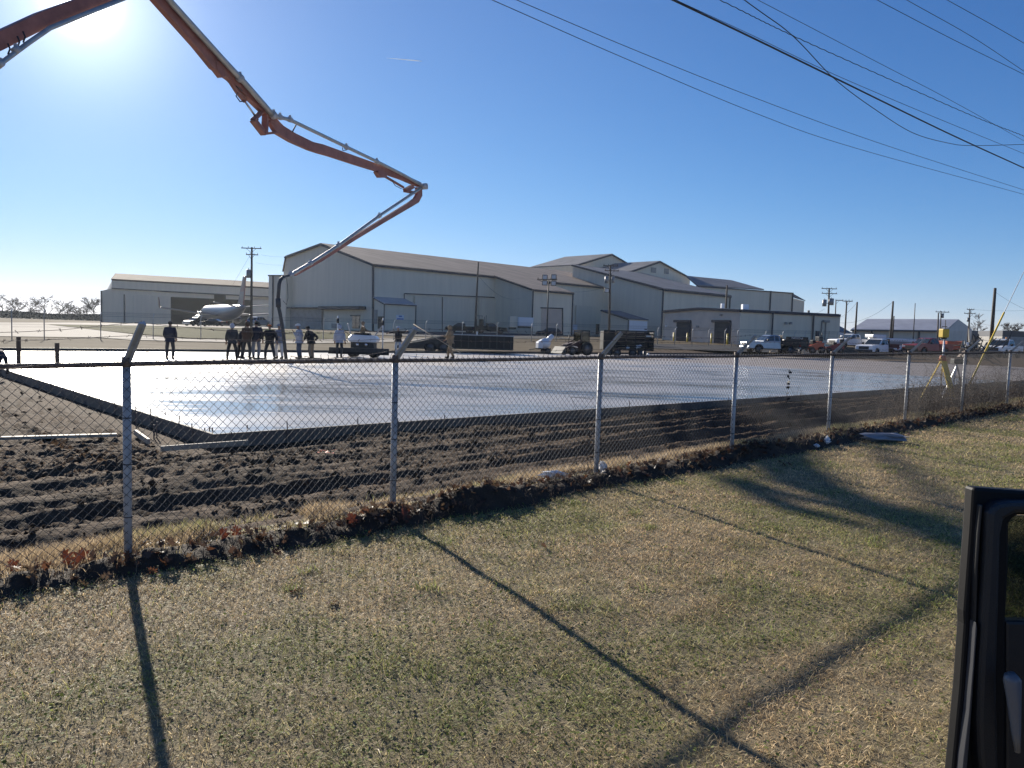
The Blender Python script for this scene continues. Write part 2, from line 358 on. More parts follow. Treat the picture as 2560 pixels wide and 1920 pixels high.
def stake(s, d, h, lab, grp):
    x, y = sd_xy(s, d); mb = MB(); k = random.uniform(-.03, .03); mb.cyl((x, y, -.5), (x+k, y+k, SLAB_Z+h), .011, n=5); tag(mb.build('form_stake', 'rusty_steel'), lab, 'stake', grp)
for i in range(52):
    stake(SL0+.35+i*1.18+random.uniform(-.25, .25), SD0-.07, random.choice([.02, .04, .06, .1, .16]), 'short steel stake standing against the near slab form', 'stakes along the near slab edge')
for i in range(26):
    stake(SL0-.07, SD0+.6+i*1.25+random.uniform(-.3, .3), random.choice([.03, .06, .1, .16]), 'short steel stake standing against the left slab form', 'stakes along the left slab edge')
for (px, py) in [(512, 1078), (524, 1076), (531, 1077)]:
    p = gnd(px, py, SLAB_Z); mb = MB(); mb.cyl((p[0], p[1], -.2), (p[0], p[1], SLAB_Z+.06), .012, n=5); tag(mb.build('anchor_bolt', 'rusty_steel'), 'short bolt standing up out of the wet concrete at the near corner', 'bolt', 'anchor bolts at the near slab corner')
# loose planks at the corner
def plank(p0, p1, w, t, mat, label):
    mb = MB(); mb.bar(p0, p1, w, t); tag(mb.build('plank', mat, bevel=.004), label, 'plank')
g = lambda px, py, z: gnd(px, py, z)
plank(g(-260, 1103, -.22), g(292, 1087, -.22), .14, .05, 'lumber', 'long timber plank set on edge in the mud left of the first fence post')
plank(g(338, 1080, -.24), g(372, 1104, -.24), .05, .09, 'lumber', 'short pale board stub lying in the mud just right of the first post')
plank(g(402, 1122, -.22), g(620, 1106, -.22), .045, .085, 'lumber', 'pale board set on edge just in front of the near slab corner')
for px, py, h in [(341, 1075, .34), (392, 1090, .26), (385, 1092, .22), (618, 1096, .25), (413, 1060, .25)]:
    p = gnd(px, py, -.3); mb = MB(); mb.cyl((p[0], p[1], -.5), (p[0], p[1], -.3+h), .013, n=5)
    tag(mb.build('form_stake', 'rusty_steel'), 'dark steel stake in the mud by the loose boards at the slab corner', 'stake', 'stakes by the loose boards')
# two dark timber posts by the left edge of the slab
for px, base, top, lab in [(47, 909, 842, 'taller dark timber post by the left slab edge, nearest the bending worker'), (143, 912, 857, 'shorter dark timber post by the left slab edge, standing before the glare')]:
    p = gnd(px, base, SLAB_Z); h = (base-top)*p[1]/FPX; mb = MB(); mb.box((p[0], p[1], SLAB_Z+h/2-.1), (.16, .16, h+.2), rz=.6); tag(mb.build('timber_post', 'wood_pole', bevel=.01), lab, 'post')

# ---------------------------------------------------------------- far strips of ground
def loft(name, lower, upper, mat, label, cat, dz=.05, n=24):
    def res(pl):
        P = np.array([terr(*p) for p in pl]); t = np.linspace(0, len(P)-1, n); i = np.minimum(t.astype(int), len(P)-2); f = (t-i)[:, None]
        return P[i]*(1-f)+P[i+1]*f
    A, B = res(lower), res(upper); k = 10; V = []
    for j in range(k+1):
        f = j/k; P = A*(1-f)+B*f; P[:, 2] = zfar(P[:, 0], P[:, 1])+dz; V.append(P)
    V = np.array(V); i = np.arange((k+1)*n).reshape(k+1, n); Fs = np.stack([i[:-1, :-1], i[:-1, 1:], i[1:, 1:], i[1:, :-1]], -1).reshape(-1, 4)
    return struct(npmesh(name, V.reshape(-1, 3), Fs, mat, smooth=True), label, cat)
pave_m = pm('pale_concrete', (.24, .215, .185), .9, 0, var=.12, vs=.5, bump=.2, bs=5, spec=.1)
asph_m = pm('asphalt', (.055, .055, .058), .9, 0, var=.25, vs=.6, spec=.05)
green_m = pm('winter_grass', (.05, .056, .020), .95, 0, col2=(.09, .082, .034), vs=.3, bump=.5, bs=4, spec=.02)
loft('taxiway', [(-500, 838), (0, 842), (250, 845), (340, 852)], [(-500, 806), (0, 807), (110, 811), (330, 836)], pave_m, 'pale sunlit concrete taxiway at the far left', 'taxiway')
loft('concrete_road', [(335, 851.5), (560, 857), (730, 860), (900, 858), (1130, 851)], [(335, 838), (480, 848), (720, 851), (900, 848), (1130, 844)], pave_m, 'narrow pale concrete road behind the standing workers', 'road', dz=.06)
loft('grass_field', [(150, 816), (330, 835), (480, 847), (720, 850), (900, 847)], [(120, 812.5), (330, 815), (480, 818.5), (720, 827), (905, 836)], green_m, 'green winter grass strip in front of the hangars', 'grass', dz=.07)
loft('aircraft_apron', [(-500, 809), (100, 812), (400, 816), (700, 824)], [(-500, 806.5), (100, 808), (400, 811), (700, 818)], pave_m, 'bright concrete apron under the airliner', 'apron', dz=.09)
loft('parking_lot', [(905, 838), (1100, 844), (1300, 848), (1520, 850), (1660, 852)], [(905, 828), (1100, 831), (1300, 834), (1520, 838), (1660, 843)], asph_m, 'dark asphalt parking strip before the main hangar', 'parking lot', dz=.08)
loft('access_road', [(1630, 872), (1740, 876), (1850, 880), (2000, 884), (2100, 886)], [(1630, 860), (1740, 862), (1850, 865), (2000, 868), (2100, 870)], asph_m, 'grey asphalt in front of the two roller doors', 'road', dz=.06)

# ================================================================ FENCE
def s_at(px, d=0.):
    r = ray(px, 1000); k = np.array([[r[0], -FA[0]], [r[1], -FA[1]]]); o = F0+FN*d
    return np.linalg.solve(k, o)[1]
POST_PX = [320, 988, 1497, 1835, 2075, 2265, 2405, 2517]
PS = [s_at(320)-2.9]+[s_at(p) for p in POST_PX]; PS += [PS[-1]+2.6, PS[-1]+5.4]
HF = 1.52
zb = lambda s: -.03+.0095*s
fence = thing('chain_link_fence', 'galvanized chain link fence with rusty top rail and barbed wire arms along the lawn', 'fence', (F0[0], F0[1], 0))
def fp(s, d, z): x, y = sd_xy(s, d); return Vector((x, y, z))
for i, s in enumerate(PS):
    lean = random.uniform(-.012, .012); b = fp(s, 0, zb(s)-.3); t = fp(s+lean, 0, zb(s)+HF-.01)
    mb = MB(); mb.cyl(b, t, .030, n=12); po = mb.build('post', 'galvanized', fence, True)
    c = MB(); c.cyl(t-Vector((0, 0, .03)), t+Vector((0, 0, .045)), .035, n=12); c.build('post_cap', 'rusty_steel', po, True).location = (0, 0, 0)
    e = fp(s+lean+.03, -.27, zb(s)+HF+.29); a = MB(); a.bar(t+Vector((0, 0, .02)), e, .045, .02)
    st = (e-t); a.bar(t+Vector((0, 0, .0))+Vector((.01, .01, 0)), e+Vector((.01, .01, 0)), .012, .045); a.build('barb_arm', 'galvanized', po, True)
    for h in (.35, .75, 1.1):
        tb = MB(); q = fp(s+lean*h/HF, 0, zb(s)+h); tb.cyl(q-Vector((0, 0, .004)), q+Vector((0, 0, .004)), .033, n=10); tb.build('tie_wire', 'wire', po, True)
for m in list(fence.children):
    for c in m.children: c.location = (0, 0, 0)
S0, S1 = PS[0], PS[-1]
mb = MB(); mb.tube([fp(s, 0, zb(s)+HF-.02+.006*math.sin(s*1.3)) for s in np.arange(S0, S1, .5)], .019, 10); mb.build('top_rail', 'rusty_steel', fence, True)
def fabric():
    p = .072; hz = .036; nc = int((S1-S0)/p*1); nk = int((HF+.03)/hz)
    V = []; Fs = []; r = .0031; base = 0
    k = np.arange(nk+1); wires = nc
    ang = np.array([0, 2*math.pi/3, 4*math.pi/3])
    for i in range(wires):
        s = S0+i*p+(k % 2)*p*.5*(1 if i % 1 == 0 else -1)
        z = zb(s)+HF+.012-k*hz
        bulge = .045*(fbm(s*.5, z*.8, 2, 80)-.5)*2*np.sin(np.clip((HF-(z-zb(s)))/HF, 0, 1)*math.pi)
        s2 = s+.010*(fbm(s*2, z*3, 2, 83)-.5)*2; d = -.034+bulge+.003*np.where(k % 2, 1, -1)
        x, y = sd_xy(s2, d); P = np.stack([x, y, z], -1)
        # crossing neighbour: the mirrored zigzag makes the diamonds
        for c in ang:
            V.append(P+np.array([FA[0], FA[1], 0])*r*math.cos(c)+np.array([FN[0], FN[1], 0])*r*math.sin(c))
        n = nk+1; a = np.arange(nk)
        for q in range(3):
            q2 = (q+1) % 3; Fs.append(np.stack([base+q*n+a, base+q2*n+a, base+q2*n+a+1, base+q*n+a+1], -1))
        base += 3*n
        if True:
            s = S0+i*p+p-(k % 2)*p*.5; bulge = .045*(fbm(s*.5, z*.8, 2, 80)-.5)*2*np.sin(np.clip((HF-(z-zb(s)))/HF, 0, 1)*math.pi)
            s2 = s+.010*(fbm(s*2, z*3, 2, 83)-.5)*2; d = -.034+bulge-.003*np.where(k % 2, 1, -1)
            x, y = sd_xy(s2, d); P = np.stack([x, y, z], -1)
            for c in ang: V.append(P+np.array([FA[0], FA[1], 0])*r*math.cos(c)+np.array([FN[0], FN[1], 0])*r*math.sin(c))
            for q in range(3):
                q2 = (q+1) % 3; Fs.append(np.stack([base+q*n+a, base+q2*n+a, base+q2*n+a+1, base+q*n+a+1], -1))
            base += 3*n
    V = np.concatenate(V)-np.array([F0[0], F0[1], 0]); npmesh('wire_fabric', V, np.concatenate(Fs), M['wire'], parent=fence)
fabric()
mb = MB()                                                   # cut wire ends standing above the rail
for s in np.arange(S0, S1, .072):
    q = fp(s, -.034, zb(s)+HF); e = q+Vector((random.uniform(-.012, .012), random.uniform(-.01, .01), random.uniform(.02, .045))); mb.tube([q, e, e+Vector((random.uniform(-.012, .012), 0, .004))], .0022, 3)
mb.build('knuckle_ends', 'wire', fence, True)
for j, f in enumerate((.3, .65, .97)):
    mb = MB(); pts = []
    for i in range(len(PS)-1):
        sag = random.uniform(.01, .05) if i > 1 else [.16, .05, .10][j]*(1.0 if i == 0 else .6)
        for t in np.linspace(0, 1, 12, endpoint=False):
            s = PS[i]*(1-t)+PS[i+1]*t; pts.append(fp(s, -.27*f+.02*math.sin(s*3+j), zb(s)+HF+.30*f-sag*4*t*(1-t)+random.uniform(-.004, .004)))
    mb.tube(pts, .0026, 4)
    for s in np.arange(S0+.06*j, S1-.2, .127):
        k = int((s-S0)/(S1-S0)*(len(pts)-1)); 
        i = next(q for q in range(len(PS)-1) if PS[q] <= s < PS[q+1]); t = (s-PS[i])/(PS[i+1]-PS[i]); u = i*12+t*12; a = int(u); P = pts[min(a, len(pts)-1)].lerp(pts[min(a+1, len(pts)-1)], u-a)
        for q in range(2):
            v = Vector((random.uniform(-1, 1), random.uniform(-1, 1), random.uniform(-1, 1))).normalized()*.016; mb.cyl(P-v, P+v, .0018, n=3)
    mb.build('barbed_wire', 'rusty_steel', fence, True)

# ================================================================ LAWN DETAIL
def blades(name, S_, D_, Z_, length, width, col, mat, lean=(.3, 1.2), label='', cat='grass', bend=True):
    n = len(S_); x, y = sd_xy(S_, D_); az = rng.uniform(0, 2*math.pi, n); ln = rng.uniform(*lean, n)
    dirv = np.stack([np.cos(az)*np.sin(ln), np.sin(az)*np.sin(ln), np.cos(ln)], -1); az2 = az+rng.normal(math.pi/2, .5, n)
    side = np.stack([np.cos(az2), np.sin(az2), rng.normal(0, .2, n)], -1)*width[:, None]/2
    b = np.stack([x, y, Z_-.004], -1); L = length[:, None]
    mid = b+dirv*L*.55; ln2 = np.minimum(ln+.5, 1.75); dir2 = np.stack([np.cos(az)*np.sin(ln2), np.sin(az)*np.sin(ln2), np.cos(ln2)], -1); tip = mid+dir2*L*.5
    V = np.stack([b-side, b+side, mid+side*.8, mid-side*.8, tip], 1).reshape(-1, 3)
    i = np.arange(n)*5; F3 = np.concatenate([np.stack([i, i+1, i+2], -1), np.stack([i, i+2, i+3], -1), np.stack([i+3, i+2, i+4], -1)])
    return tag(npmesh(name, V, F3, mat, col=np.repeat(col, 5, 0)), label, cat, None, 'stuff')
def scatter(n, s0, s1, d0, d1, fall):
    s = rng.uniform(s0, s1, n); d = rng.uniform(d0, d1, n); x, y = sd_xy(s, d); r = np.hypot(x, y-1.5)
    k = rng.random(n) < np.minimum(1, (fall/np.maximum(r, .1))**1.6)
    v = (y > 1.5) & (np.abs(x) < y*.78+1.2); k &= v; return s[k], d[k], r[k]
def blend(a, b, t): return np.array(a)[None]*(1-t[:, None])+np.array(b)[None]*t[:, None]
grass_m = pm('grass_blade', (.2, .15, .08), .55, 0, attr='Col', trans=.45, spec=.3)
leaf_m = pm('clover_leaf', (.1, .15, .04), .65, 0, attr='Col', trans=.4, spec=.10)
s, d, r = scatter(2600000, -7, 34, -9, .35, 5.5)
gn = fbm(s*.9, d*.9, 3, 90); pn = fbm(s*3, d*3, 3, 95)
tt = np.clip(.26+(gn-.5)*2.6+(pn-.5)*1.2+rng.normal(0, .3, len(s)), 0, 1)
col = blend((.64, .49, .29), (.37, .37, .14), tt)*(rng.uniform(.4, 1.6, len(s))*(.72+.56*fbm(s*5, d*5, 3, 99)))[:, None]
blades('dormant_grass', s, d, zlawn(s, d), rng.uniform(.02, .055, len(s))*(1+.03*r), rng.uniform(.0022, .0042, len(s))*(1+.13*np.maximum(r-4, 0)), col, grass_m, (.5, 1.5), 'short tan and green winter grass over the whole lawn')
s, d, r = scatter(520000, -7, 34, -9, .3, 5.0)
gn = fbm(s*.9, d*.9, 3, 90)+.35*(fbm(s*3.5, d*3.5, 2, 97)-.5); k = rng.random(len(s)) < np.clip((gn-.36)*2.4, .2, .8); s, d, r = s[k], d[k], r[k]
n = len(s); x, y = sd_xy(s, d); sz = rng.uniform(.004, .011, n)*(1+.09*np.maximum(r-4, 0)); az = rng.uniform(0, 6.283, n); ti = np.abs(rng.normal(.25, .4, n)); ta = rng.uniform(0, 6.283, n)
u = np.stack([np.cos(az), np.sin(az), np.zeros(n)], -1); w = np.stack([-np.sin(az), np.cos(az), np.zeros(n)], -1)
nz = np.stack([np.cos(ta)*np.sin(ti), np.sin(ta)*np.sin(ti), np.cos(ti)], -1)
u = u-nz*(u*nz).sum(1, keepdims=True); w = np.cross(nz, u); c = np.stack([x, y, zlawn(s, d)+rng.uniform(.006, .035, n)], -1); q = sz[:, None]
V = np.stack([c-u*q, c-u*q*.3-w*q*.8, c+u*q*.7-w*q*.6, c+u*q, c+u*q*.7+w*q*.6, c-u*q*.3+w*q*.8], 1).reshape(-1, 3)
col = blend((.12, .16, .045), (.27, .30, .09), rng.random(n))*rng.uniform(.6, 1.35, n)[:, None]
tag(npmesh('clover', V, np.arange(n*6).reshape(n, 6), leaf_m, col=np.repeat(col, 6, 0)), 'patches of small green clover leaves in the lawn', 'clover', None, 'stuff')
s, d, r = scatter(26000, -7, 30, -9, .2, 5.0); n = len(s)
blades('straw_stalks', s, d, zlawn(s, d), rng.uniform(.05, .13, n), rng.uniform(.002, .0035, n)*(1+.1*r), blend((.70, .56, .34), (.45, .38, .2), rng.random(n)), grass_m, (.6, 1.5), 'longer pale straw stalks strewn over the lawn')
cs, cdd = rng.uniform(-2, 14, 150), rng.uniform(-7.5, -.4, 150); i = rng.integers(0, 150, 15000); i = i[rng.random(15000) < .25+.75*((i*37) % 10)/10]; n = len(i)
s = cs[i]+rng.normal(0, .05, n)*(1+i % 4); d = cdd[i]+rng.normal(0, .05, n)*(1+i % 4); x, y = sd_xy(s, d); r = np.hypot(x, y)
blades('grass_tufts', s, d, zlawn(s, d), rng.uniform(.03, .085, n), rng.uniform(.0025, .0045, n)*(1+.08*r), blend((.20, .27, .07), (.42, .40, .16), rng.random(n))*rng.uniform(.6, 1.2, n)[:, None], grass_m, (.1, 1.2), 'darker green tufts of coarse grass standing in the tan lawn')
# berm of pushed-up dirt and debris under the fence
def berm_h(s): return .02+.30*np.clip(fbm(s*.55, s*0, 3, 120)-.25, 0, 1)*1.9*np.exp(-((s-3.9)/2.2)**2)+.07*np.exp(-((s-11)/6)**2)+.05
sa = np.arange(-7, 30, .045); da = np.arange(-.75, .42, .04)
def berm_z(s, d, x, y):
    h = berm_h(s); pr = np.exp(-((d+.12-.12*(vn(s*.8, s*0, 3)-.5))/.24)**2)
    return zlawn(s, d)-.03+pr*h*(.65+.7*fbm(s*2.2, d*2.2, 3, 130))+pr*.13*(fbm(s*7, d*7, 3, 140)-.45)+pr*.02
struct(sheet_grid('dirt_berm', sa, da, berm_z, pm('berm_soil', (.030, .020, .012), .95, 0, col2=(.065, .043, .026), vs=8, bump=.8, bs=45)), 'low ridge of dark pushed up dirt under the chain link fence', 'dirt')
# tall dry grass along the fence line
n = 210000; s = rng.uniform(-7, 30, n); d = rng.normal(.52, .34, n); k = (d > -.35) & (d < 1.5) & (fbm(s*.7, d*1.3, 3, 150) > .37+.03*(s < 6)+.09*(vn(s*2.3, d*2.3, 158)-.3)) & ((d > .12) | (rng.random(n) < .4)); s, d = s[k], d[k]; n = len(s)
x, y = sd_xy(s, d); r = np.hypot(x, y); zz = np.where(d < .4, np.maximum(zlawn(s, d), berm_z(s, d, 0, 0)), zmudall(s, d, x, y))
tt = np.clip((fbm(s*.8, d*2, 2, 155)-.5)*6, 0, 1)*rng.random(n); col = blend((.50, .385, .24), (.26, .30, .10), tt)*rng.uniform(.6, 1.3, n)[:, None]
blades('tall_dry_grass', s, d, zz, rng.uniform(.03, .12, n)*(.6+.8*vn(s*1.7, d*2, 159))*(1+.02*r), rng.uniform(.0025, .0045, n)*(1+.06*r), col, grass_m, (.1, .9), 'taller dry straw grass growing along the foot of the fence')
# loose clods on the churned mud
n = 24000; s = rng.uniform(-8, 26, n); d = np.where(rng.random(n) < .7, rng.uniform(.9, 6.7, n), rng.uniform(5, 34, n)); k = ((d < 6.7) | (s < 2.9)) & (fbm(s*1.1, d*1.1, 3, 170)+rng.normal(0, .07, n) > .5); s, d = s[k], d[k]; n = len(s)
x, y = sd_xy(s, d); sz = rng.exponential(.010, n)+.007; sz = np.minimum(sz, .075)*np.where(d > 8, 1.6, 1); c = np.stack([x, y, zmudall(s, d, x, y)+sz*.25], -1)
O = np.array([(1, 0, 0), (-1, 0, 0), (0, 1, 0), (0, -1, 0), (0, 0, 1), (0, 0, -1), (.62, .62, .3), (-.62, .62, .35), (-.62, -.62, .3), (.62, -.62, .35)], float); rot = rng.uniform(0, 6.283, n); cr, sr = np.cos(rot)[:, None], np.sin(rot)[:, None]
V = O[None]*(1+rng.normal(0, .25, (n, 10, 1))); V = np.stack([V[..., 0]*cr-V[..., 1]*sr, V[..., 0]*sr+V[..., 1]*cr, V[..., 2]*.75], -1)*sz[:, None, None]+c[:, None]
T = np.array([(4, 0, 6), (4, 6, 2), (4, 2, 7), (4, 7, 1), (4, 1, 8), (4, 8, 3), (4, 3, 9), (4, 9, 0), (5, 6, 0), (5, 2, 6), (5, 7, 2), (5, 1, 7), (5, 8, 1), (5, 3, 8), (5, 9, 3), (5, 0, 9)])
tag(npmesh('mud_clods', V.reshape(-1, 3), (T[None]+np.arange(n)[:, None, None]*10).reshape(-1, 3), mud_m), 'loose crumbly clods of dark earth scattered over the churned mud', 'earth', None, 'stuff')
# oak leaves
OAK = [(0, -.55), (.03, -.3), (.16, -.34), (.1, -.16), (.30, -.12), (.24, .0), (.13, .04), (.34, .2), (.24, .26), (.12, .22), (.16, .42), (.05, .38), (0, .55)]
OAK = OAK+[(-a, b) for a, b in OAK[-2:0:-1]]
def leaf_verts(c, size, R):
    return [Vector(c)+R @ (Vector((a*size, b*size, (abs(a)*.5+.22*b*b)*size*random.uniform(.6, 1.3)))) for a, b in OAK]
oak_m = pm('oak_leaf', (.2, .08, .04), .6, 0, attr='Col', trans=.4)
def leafR(flat=.5): return (Matrix.Rotation(random.uniform(0, 6.28), 3, 'Z') @ Matrix.Rotation(random.gauss(0, flat), 3, 'X') @ Matrix.Rotation(random.gauss(0, flat), 3, 'Y') @ Matrix.Rotation(random.uniform(0, 6.28), 3, 'Z'))
LV = []; LC = []; cnt = 0
for i in range(4200):
    s_ = random.uniform(-6.5, 27); d_ = random.gauss(-.12, .13) if random.random() < .975 else random.gauss(-.5, .5)
    dens = .35+.65*(vn(s_*.8, 0., 160) > .45)
    if random.random() > dens or d_ > .3: continue
    z_ = max(float(zlawn(s_, d_)), float(berm_z(np.array(s_), np.array(d_), 0, 0))); x_, y_ = sd_xy(s_, d_)
    LV += leaf_verts((x_, y_, z_+random.uniform(.005, .05)), random.uniform(.06, .12), leafR(.7)); c_ = random.choice([(.08, .05, .035), (.10, .06, .04), (.06, .042, .034), (.15, .10, .06), (.12, .055, .03)]); LC += [c_]*len(OAK); cnt += 1
tag(npmesh('leaf_litter', [tuple(v) for v in LV], np.arange(cnt*len(OAK)).reshape(cnt, len(OAK)), oak_m, col=np.array(LC)), 'brown oak leaf litter heaped along the foot of the fence', 'leaf litter', None, 'stuff')
red_leaf = pm('red_leaf', (.13, .038, .018), .6, 0, var=.3, vs=20, trans=.3)
for px, py, sz, lab in [(165, 1405, .17, 'big red oak leaf left of the first fence post'), (212, 1398, .15, 'red oak leaf leaning on the mesh close to the first fence post'), (35, 1425, .14, 'red oak leaf at the far left under the fence'), (195, 1412, .15, 'rusty red oak leaf between two others left of the first post'), (560, 1350, .15, 'orange oak leaf by the fence right of the first post'), (590, 1345, .14, 'russet oak leaf against the dirt ridge right of the first post'), (740, 1468, .13, 'curled orange brown leaf lying alone on the lawn'), (832, 1500, .12, 'dark red leaf lying on the lawn right of the curled one'), (880, 1325, .16, 'red oak leaf on the dirt ridge left of the second post'), (1010, 1310, .2, 'large tan oak leaf at the foot of the second post'), (1680, 1240, .1, 'small dark red leaf on the lawn right of the third post'), (1735, 1165, .15, 'upright brown oak leaf at the fence between third and fourth posts')]:
    p = gnd(px, py, .0); s_, d_ = xy_sd(p[0], p[1]); z_ = float(zlawn(s_, d_)) if d_ < -.6 else max(float(zlawn(s_, d_)), float(berm_z(np.array(s_), np.array(d_), 0, 0)))
    up = py < 1460 and py > 1290
    R_ = (Matrix.Rotation(math.radians(41)+random.uniform(-.4, .4), 3, 'Z') @ Matrix.Rotation(1.2, 3, 'X') @ Matrix.Rotation(random.uniform(-.6, .6), 3, 'Z')) if up else leafR(.15)
    mb = MB(); mb.poly(leaf_verts((p[0], p[1], z_+(.05 if up else .012)), sz, R_)); tag(mb.build('fallen_leaf', red_leaf), lab, 'leaf')
# litter
def crumple(name, p, sz, mat, label, cat):
    mb = MB(); mb.ell(p, sz, 9, 6); mb.v = [(a+random.gauss(0, sz[0]*.22), b+random.gauss(0, sz[1]*.22), c+abs(random.gauss(0, sz[2]*.25))) for a, b, c in mb.v]; mb.sm = [False]*len(mb.f); tag(mb.build(name, mat), label, cat)
for px, py, sz, lab in [(1382, 1200, (.16, .07, .05), 'crumpled white plastic sheet in the grass left of the third fence post'), (1425, 1212, (.06, .05, .025), 'scrap of white litter on the dirt ridge left of the third post'), (1505, 1195, (.05, .06, .1), 'white plastic bag caught at the foot of the third fence post'), (2040, 1128, (.05, .04, .03), 'small clear wrapper on the lawn left of the fifth post'), (2066, 1122, (.05, .05, .07), 'white paper cup lying at the foot of the fifth post')]:
    p = gnd(px, py, .03); s_, d_ = xy_sd(p[0], p[1]); crumple('litter', (p[0], p[1], float(zlawn(s_, min(d_, .2)))+sz[2]*.7+.03), sz, 'plastic_white', lab, 'litter')
p = gnd(2205, 1104, .1); crumple('sandbag', (p[0], p[1], .16), (.42, .14, .08), 'cloth_grey', 'grey cloth sack slumped on the lawn edge before the sixth post', 'sack')
p = gnd(815, 1146, -.3); mb = MB()
for i in range(7):
    a = Vector((p[0]+random.uniform(-.12, .12), p[1]+random.uniform(-.08, .08), -.22+random.uniform(0, .06))); mb.bar(a, a+Vector((random.uniform(-.12, .12), random.uniform(-.08, .08), random.uniform(-.02, .05))), .03, .004)
tag(mb.build('flagging_tape', 'tape_orange'), 'tangle of orange flagging tape on the mud left of the second post', 'tape')
# weeds and dead vines
def weed(name, s0, d0, n, h, sp, label, cat, grp=None):
    V = []; Fs = []
    zb_ = float(zlawn(s0, 0.)) if d0 < .4 else float(zmudall(np.array([s0]), np.array([d0]), *[np.array([q]) for q in sd_xy(s0, d0)])[0])
    for i in range(n):
        x, y = sd_xy(s0+random.gauss(0, sp*.4), d0+random.gauss(0, sp*.25)); P = Vector((x, y, zb_-.03)); D = Vector((random.gauss(0, .35), random.gauss(0, .35), 1)).normalized(); L = h*random.uniform(.45, 1.1); w = .0055
        m = 5; pts = [P]
        for k in range(m): D = (D+Vector((random.gauss(0, .22), random.gauss(0, .22), random.gauss(0, .12)))).normalized(); P = P+D*L/m; pts.append(P)
        allp = [pts]
        for k in range(2, m+1):
            if random.random() < .8:
                q = pts[k]; e = Vector((random.gauss(0, 1), random.gauss(0, 1), random.gauss(.5, .6))).normalized(); allp.append([q, q+e*L*.16, q+e*L*.28+Vector((0, 0, random.uniform(-.04, .04)))])
        for pp in allp:
            for a, b in zip(pp[:-1], pp[1:]):
                t = (b-a).normalized(); u = t.cross(Vector((random.gauss(0, 1), random.gauss(0, 1), random.gauss(0, 1)))).normalized()*w*.5; v = t.cross(u)*.9; k = len(V)
                V += [a+u, a-u*.5+v, a-u*.5-v, b+u*.7, b-u*.35+v*.7, b-u*.35-v*.7]; Fs += [(k, k+1, k+4, k+3), (k+1, k+2, k+5, k+4), (k+2, k, k+3, k+5)]
    return tag(npmesh(name, [tuple(v) for v in V], Fs, M['twig']), label, cat, grp)
for s_, d_, n, h, sp in [(16.2, .35, 130, .8, .9), (17.4, .6, 170, .9, 1.0), (18.6, .5, 170, .95, 1.0), (19.8, .4, 150, .9, 1.0), (21.2, .4, 160, 1.0, 1.1), (22.8, .4, 150, 1.1, 1.2), (14.6, .4, 60, .6, .8)]:
    weed('weed_clump', s_, d_, n, h, sp, 'brown dead weed clump tangled along the right end of the fence', 'weeds', 'dead weeds along the right end of the fence')
TUF = []
for s_, d_, n in [(1.5, -.1, 50), (2.2, -.15, 70), (2.9, -.1, 80), (3.7, -.2, 80), (4.5, -.15, 90), (5.2, -.1, 80), (6.1, -.1, 60), (.7, -.05, 40), (8.2, -.1, 60), (10.2, -.1, 60), (11.9, -.1, 70), (13.3, -.1, 70)]:
    TUF.append(weed('weed_tuft', s_, d_, n, .2, .7, None, None))
bmt = bmesh.new()
for o in TUF: bmt.from_mesh(o.data); bpy.data.objects.remove(o)
met = bpy.data.meshes.new('dry_weeds'); bmt.to_mesh(met); bmt.free(); met.materials.append(M['twig']); o = bpy.data.objects.new('dry_weeds', met); COL.objects.link(o); tag(o, 'low dry brown weeds growing over the dark dirt ridge under the fence', 'weeds', None, 'stuff')
for s_, n, h in [(13.9, 4, 1.3), (12.4, 3, 1.25), (9.3, 4, 1.4), (10.6, 3, 1.2), (5.2, 3, 1.2), (16.9, 5, 1.7), (18.4, 5, 1.5)]:
    weed('dead_vine', s_, -.03, n, h, .12, 'thin dead vine climbing the chain link mesh', 'vine', 'dead vines on the fence mesh')
mb = MB(); sv = s_at(1962); pts = [fp(sv+.02*math.sin(i*1.3), -.05+.015*math.cos(i*1.9), zb(sv)+HF-.25-i*.03) for i in range(19)]
for i in range(len(pts)-1):
    if i % 3 != 2: mb.bar(pts[i], pts[i+1], .035*(1+.5*math.sin(i*2.2)), .004)
tag(mb.build('plastic_strip', 'black_paint'), 'twisted black plastic strip hanging in the mesh between the fourth and fifth posts', 'plastic strip')

# ================================================================ BUILDINGS
DA = np.array([.72, .694]); DB = np.array([-.694, .72])
def onp(px, py, P0, D):
    """pixel ray meets the vertical plane through P0 along D"""
    r = ray(px, py); t, u = np.linalg.solve(np.array([[r[0], -D[0]], [r[1], -D[1]]]), np.array([P0[0], P0[1]]))
    return CAM+r*t
def v3(p, z=None): return Vector((p[0], p[1], p[2] if z is None else z))
def off3(p, D, k, dz=0): return Vector((p[0]+D[0]*k, p[1]+D[1]*k, p[2]+dz))
def wallbox(mb, P0, D, N, x0, y0, x1, y1, proud=.06, depth=.2):
    """upright slab on a wall plane between two pixel corners; N points out of the wall"""
    a = onp(x0, y1, P0, D); b = onp(x1, y1, P0, D); c = onp(x0, y0, P0, D); z0, z1 = min(a[2], b[2]), c[2]
    o = [(a[0]+N[0]*proud, a[1]+N[1]*proud, z0), (b[0]+N[0]*proud, b[1]+N[1]*proud, z0), (b[0]+N[0]*proud, b[1]+N[1]*proud, z1), (a[0]+N[0]*proud, a[1]+N[1]*proud, z1)]
    return mb.prism(o, (-N[0]*depth, -N[1]*depth, 0))
def wpart(name, mat, root, P0, D, N, rect, proud=.06, depth=.2, label=None):
    o = wallbox(MB(), P0, D, N, *rect, proud, depth).build(name, mat, root, True)
    if label: o['label'] = label
    return o
def lines(name, mat, root, segs, w):
    for a, b in segs: MB().bar(a, b, w, w).build(name, mat, root, True)
def slabpoly(mb, pts, t): return mb.prism(pts, (0, 0, t))
